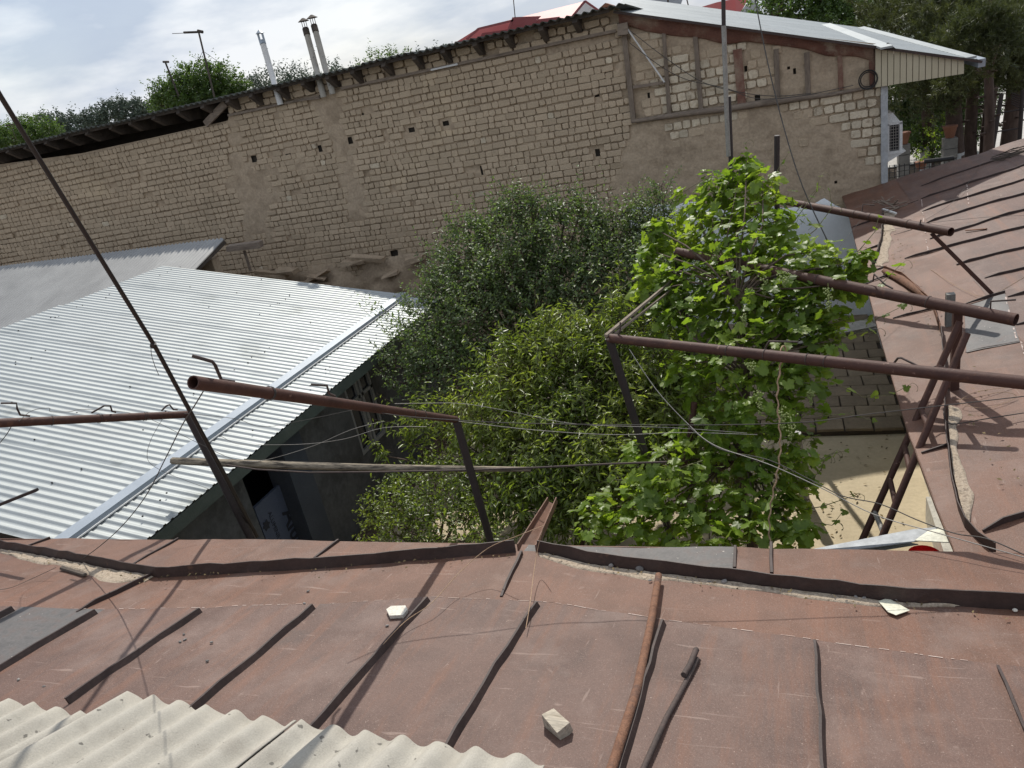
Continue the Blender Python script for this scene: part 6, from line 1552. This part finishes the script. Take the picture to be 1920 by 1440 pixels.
# undergrowth, pillars, planters, fences by the street
def bush(label, L, mat, ll=.1, per=60, name='garden_bush', dr=.2):
    t = thing(name, label, 'bush', (onY(L[0][0], L[0][1], L[0][2]).x, L[0][2], GZ)); V, Fc, S = shoots(blobs_from(L), per, .3, 9, ll, ll * .5, dr, rng=np.random.default_rng(int(L[0][0]))); kid('foliage', fastmesh('foliage', V, Fc, M[mat]), t, kind='stuff')
    kid('stems', stemmesh('stems', S, .006, M['bark']), t, kind='stuff')
bush('dark leafy bush behind the window cage', [(1670, 200, 30, 1.0), (1700, 160, 30, 1.1), (1740, 170, 30.5, 1.1), (1780, 170, 30.5, 1.1), (1790, 210, 30, 1.0), (1820, 200, 30, .9), (1820, 240, 29.5, .7), (1790, 250, 29.5, .8), (1740, 230, 30, 1.0), (1830, 165, 30, .8), (1690, 190, 29, .9), (1700, 230, 29, .9), (1720, 200, 30, 1.0), (1680, 160, 29, .8), (1720, 250, 28, .7), (1760, 220, 29, .9), (1755, 180, 30, .9), (1690, 265, 27, .45), (1750, 275, 27, .5)], 'leaf_far', .13, 60)
bush('sunny green bush between the pillar and the first pine', [(1765, 240, 26, .35), (1770, 262, 26, .25), (1722, 262, 27, .5)], 'leaf_vine', .1, 50)
st_ = thing('stone_pillar', 'grey stone garden pillar with a terracotta pot on top', 'pillar', onY(1780, 300, 25.5) * 1.0)
def pillar(label, px, pyt, pyb, y, w, pot=True):
    c0 = onY(px, pyt, y); t = thing('stone_pillar', label, 'pillar', (c0.x, y, GZ))
    n = 5; 
    for k in range(n): z = GZ + (c0.z - GZ) * (k + .5) / n; m2 = MB(); m2.box((c0.x, y, z), (w, w, (c0.z - GZ) / n - .02), jit=.006); m2.part('stone', M['garden_stone'], t)
    if pot:
        p = thing('flower_pot', 'terracotta pot on top of the ' + label, 'flower pot', (c0.x, y, c0.z)); m2 = MB(); m2.tube([(c0.x, y, c0.z), (c0.x, y, c0.z + .26), (c0.x, y, c0.z + .28), (c0.x, y, c0.z + .33)], [.11, .17, .19, .19], 14); m2.part('pot', M['terracotta'], p)
bpy.data.objects.remove(st_)
pillar('stone garden pillar standing left of the thick pine', 1781, 258, 300, 24.5, .34)
pillar('stone garden pillar standing beside the window cage', 1694, 270, 300, 24.5, .3)
pp = thing('potted_plant', 'small potted plant on the low fence wall below the first pine', 'potted plant', onY(1727, 310, 20)); c0 = onY(1727, 305, 20)
m2 = MB(); m2.tube([c0 + Vector((0, 0, -.14)), c0, c0 + Vector((0, 0, .03))], [.09, .13, .14], 12); m2.part('pot', M['terracotta'], pp)
V, Fc, S = shoots([(c0.x, c0.y, c0.z + .14, .13)], 300, .12, 8, .05, .035, .1, rng=np.random.default_rng(4)); kid('foliage', fastmesh('foliage', V, Fc, M['leaf_vine']), pp, kind='stuff')
fn = thing('low_wire_fence', 'low dark wire fence with a black padded top rail beyond the side wing', 'fence', onY(1740, 310, 19.5))
def fp(px, py): return onY(px, py, 19.5)
m2 = MB(); m2.tube([fp(1733, 303), fp(1760, 300), fp(1788, 296)], .05, 8); m2.part('top_rail', M['blackrim'], fn)
m2 = MB()
for i in range(14):
    px = 1668 + i * 9.3; m2.tube([fp(px, 322 - (px - 1668) * .2 + 14), fp(px, 302 - (px - 1733) * .12)], .008, 4)
for dz in (0, 9, 18): m2.tube([fp(1662, 316 + dz), fp(1795, 297 + dz - 2)], .008, 4)
m2.part('mesh_bars', M['blackrim'], fn)
sf = thing('climbing_frame', 'dark steel climbing frame with sloping legs between the pines and the street', 'frame', onY(1860, 280, 23.5))
def sp_(px, py): return onY(px, py, 23.5)
m2 = MB(); m2.tube([sp_(1859, 290), sp_(1878, 176)], .055, 8); m2.tube([sp_(1911, 275), sp_(1918, 168)], .05, 8); m2.part('leg', M['pipe_dark'], sf)
for a_, b_ in (((1868, 247), (1914, 240)), ((1873, 212), (1916, 205)), ((1836, 192), (1850, 191))): m2 = MB(); m2.tube([sp_(*a_), sp_(*b_)], .02, 6); m2.part('cross_bar', M['pipe_dark'], sf)
for k in range(6): m2 = MB(); m2.tube([sp_(1896, 174 + k * 4), sp_(1925, 184 + k * 5)], .015, 5); m2.part('roof_bar', M['pipe_dark'], sf)
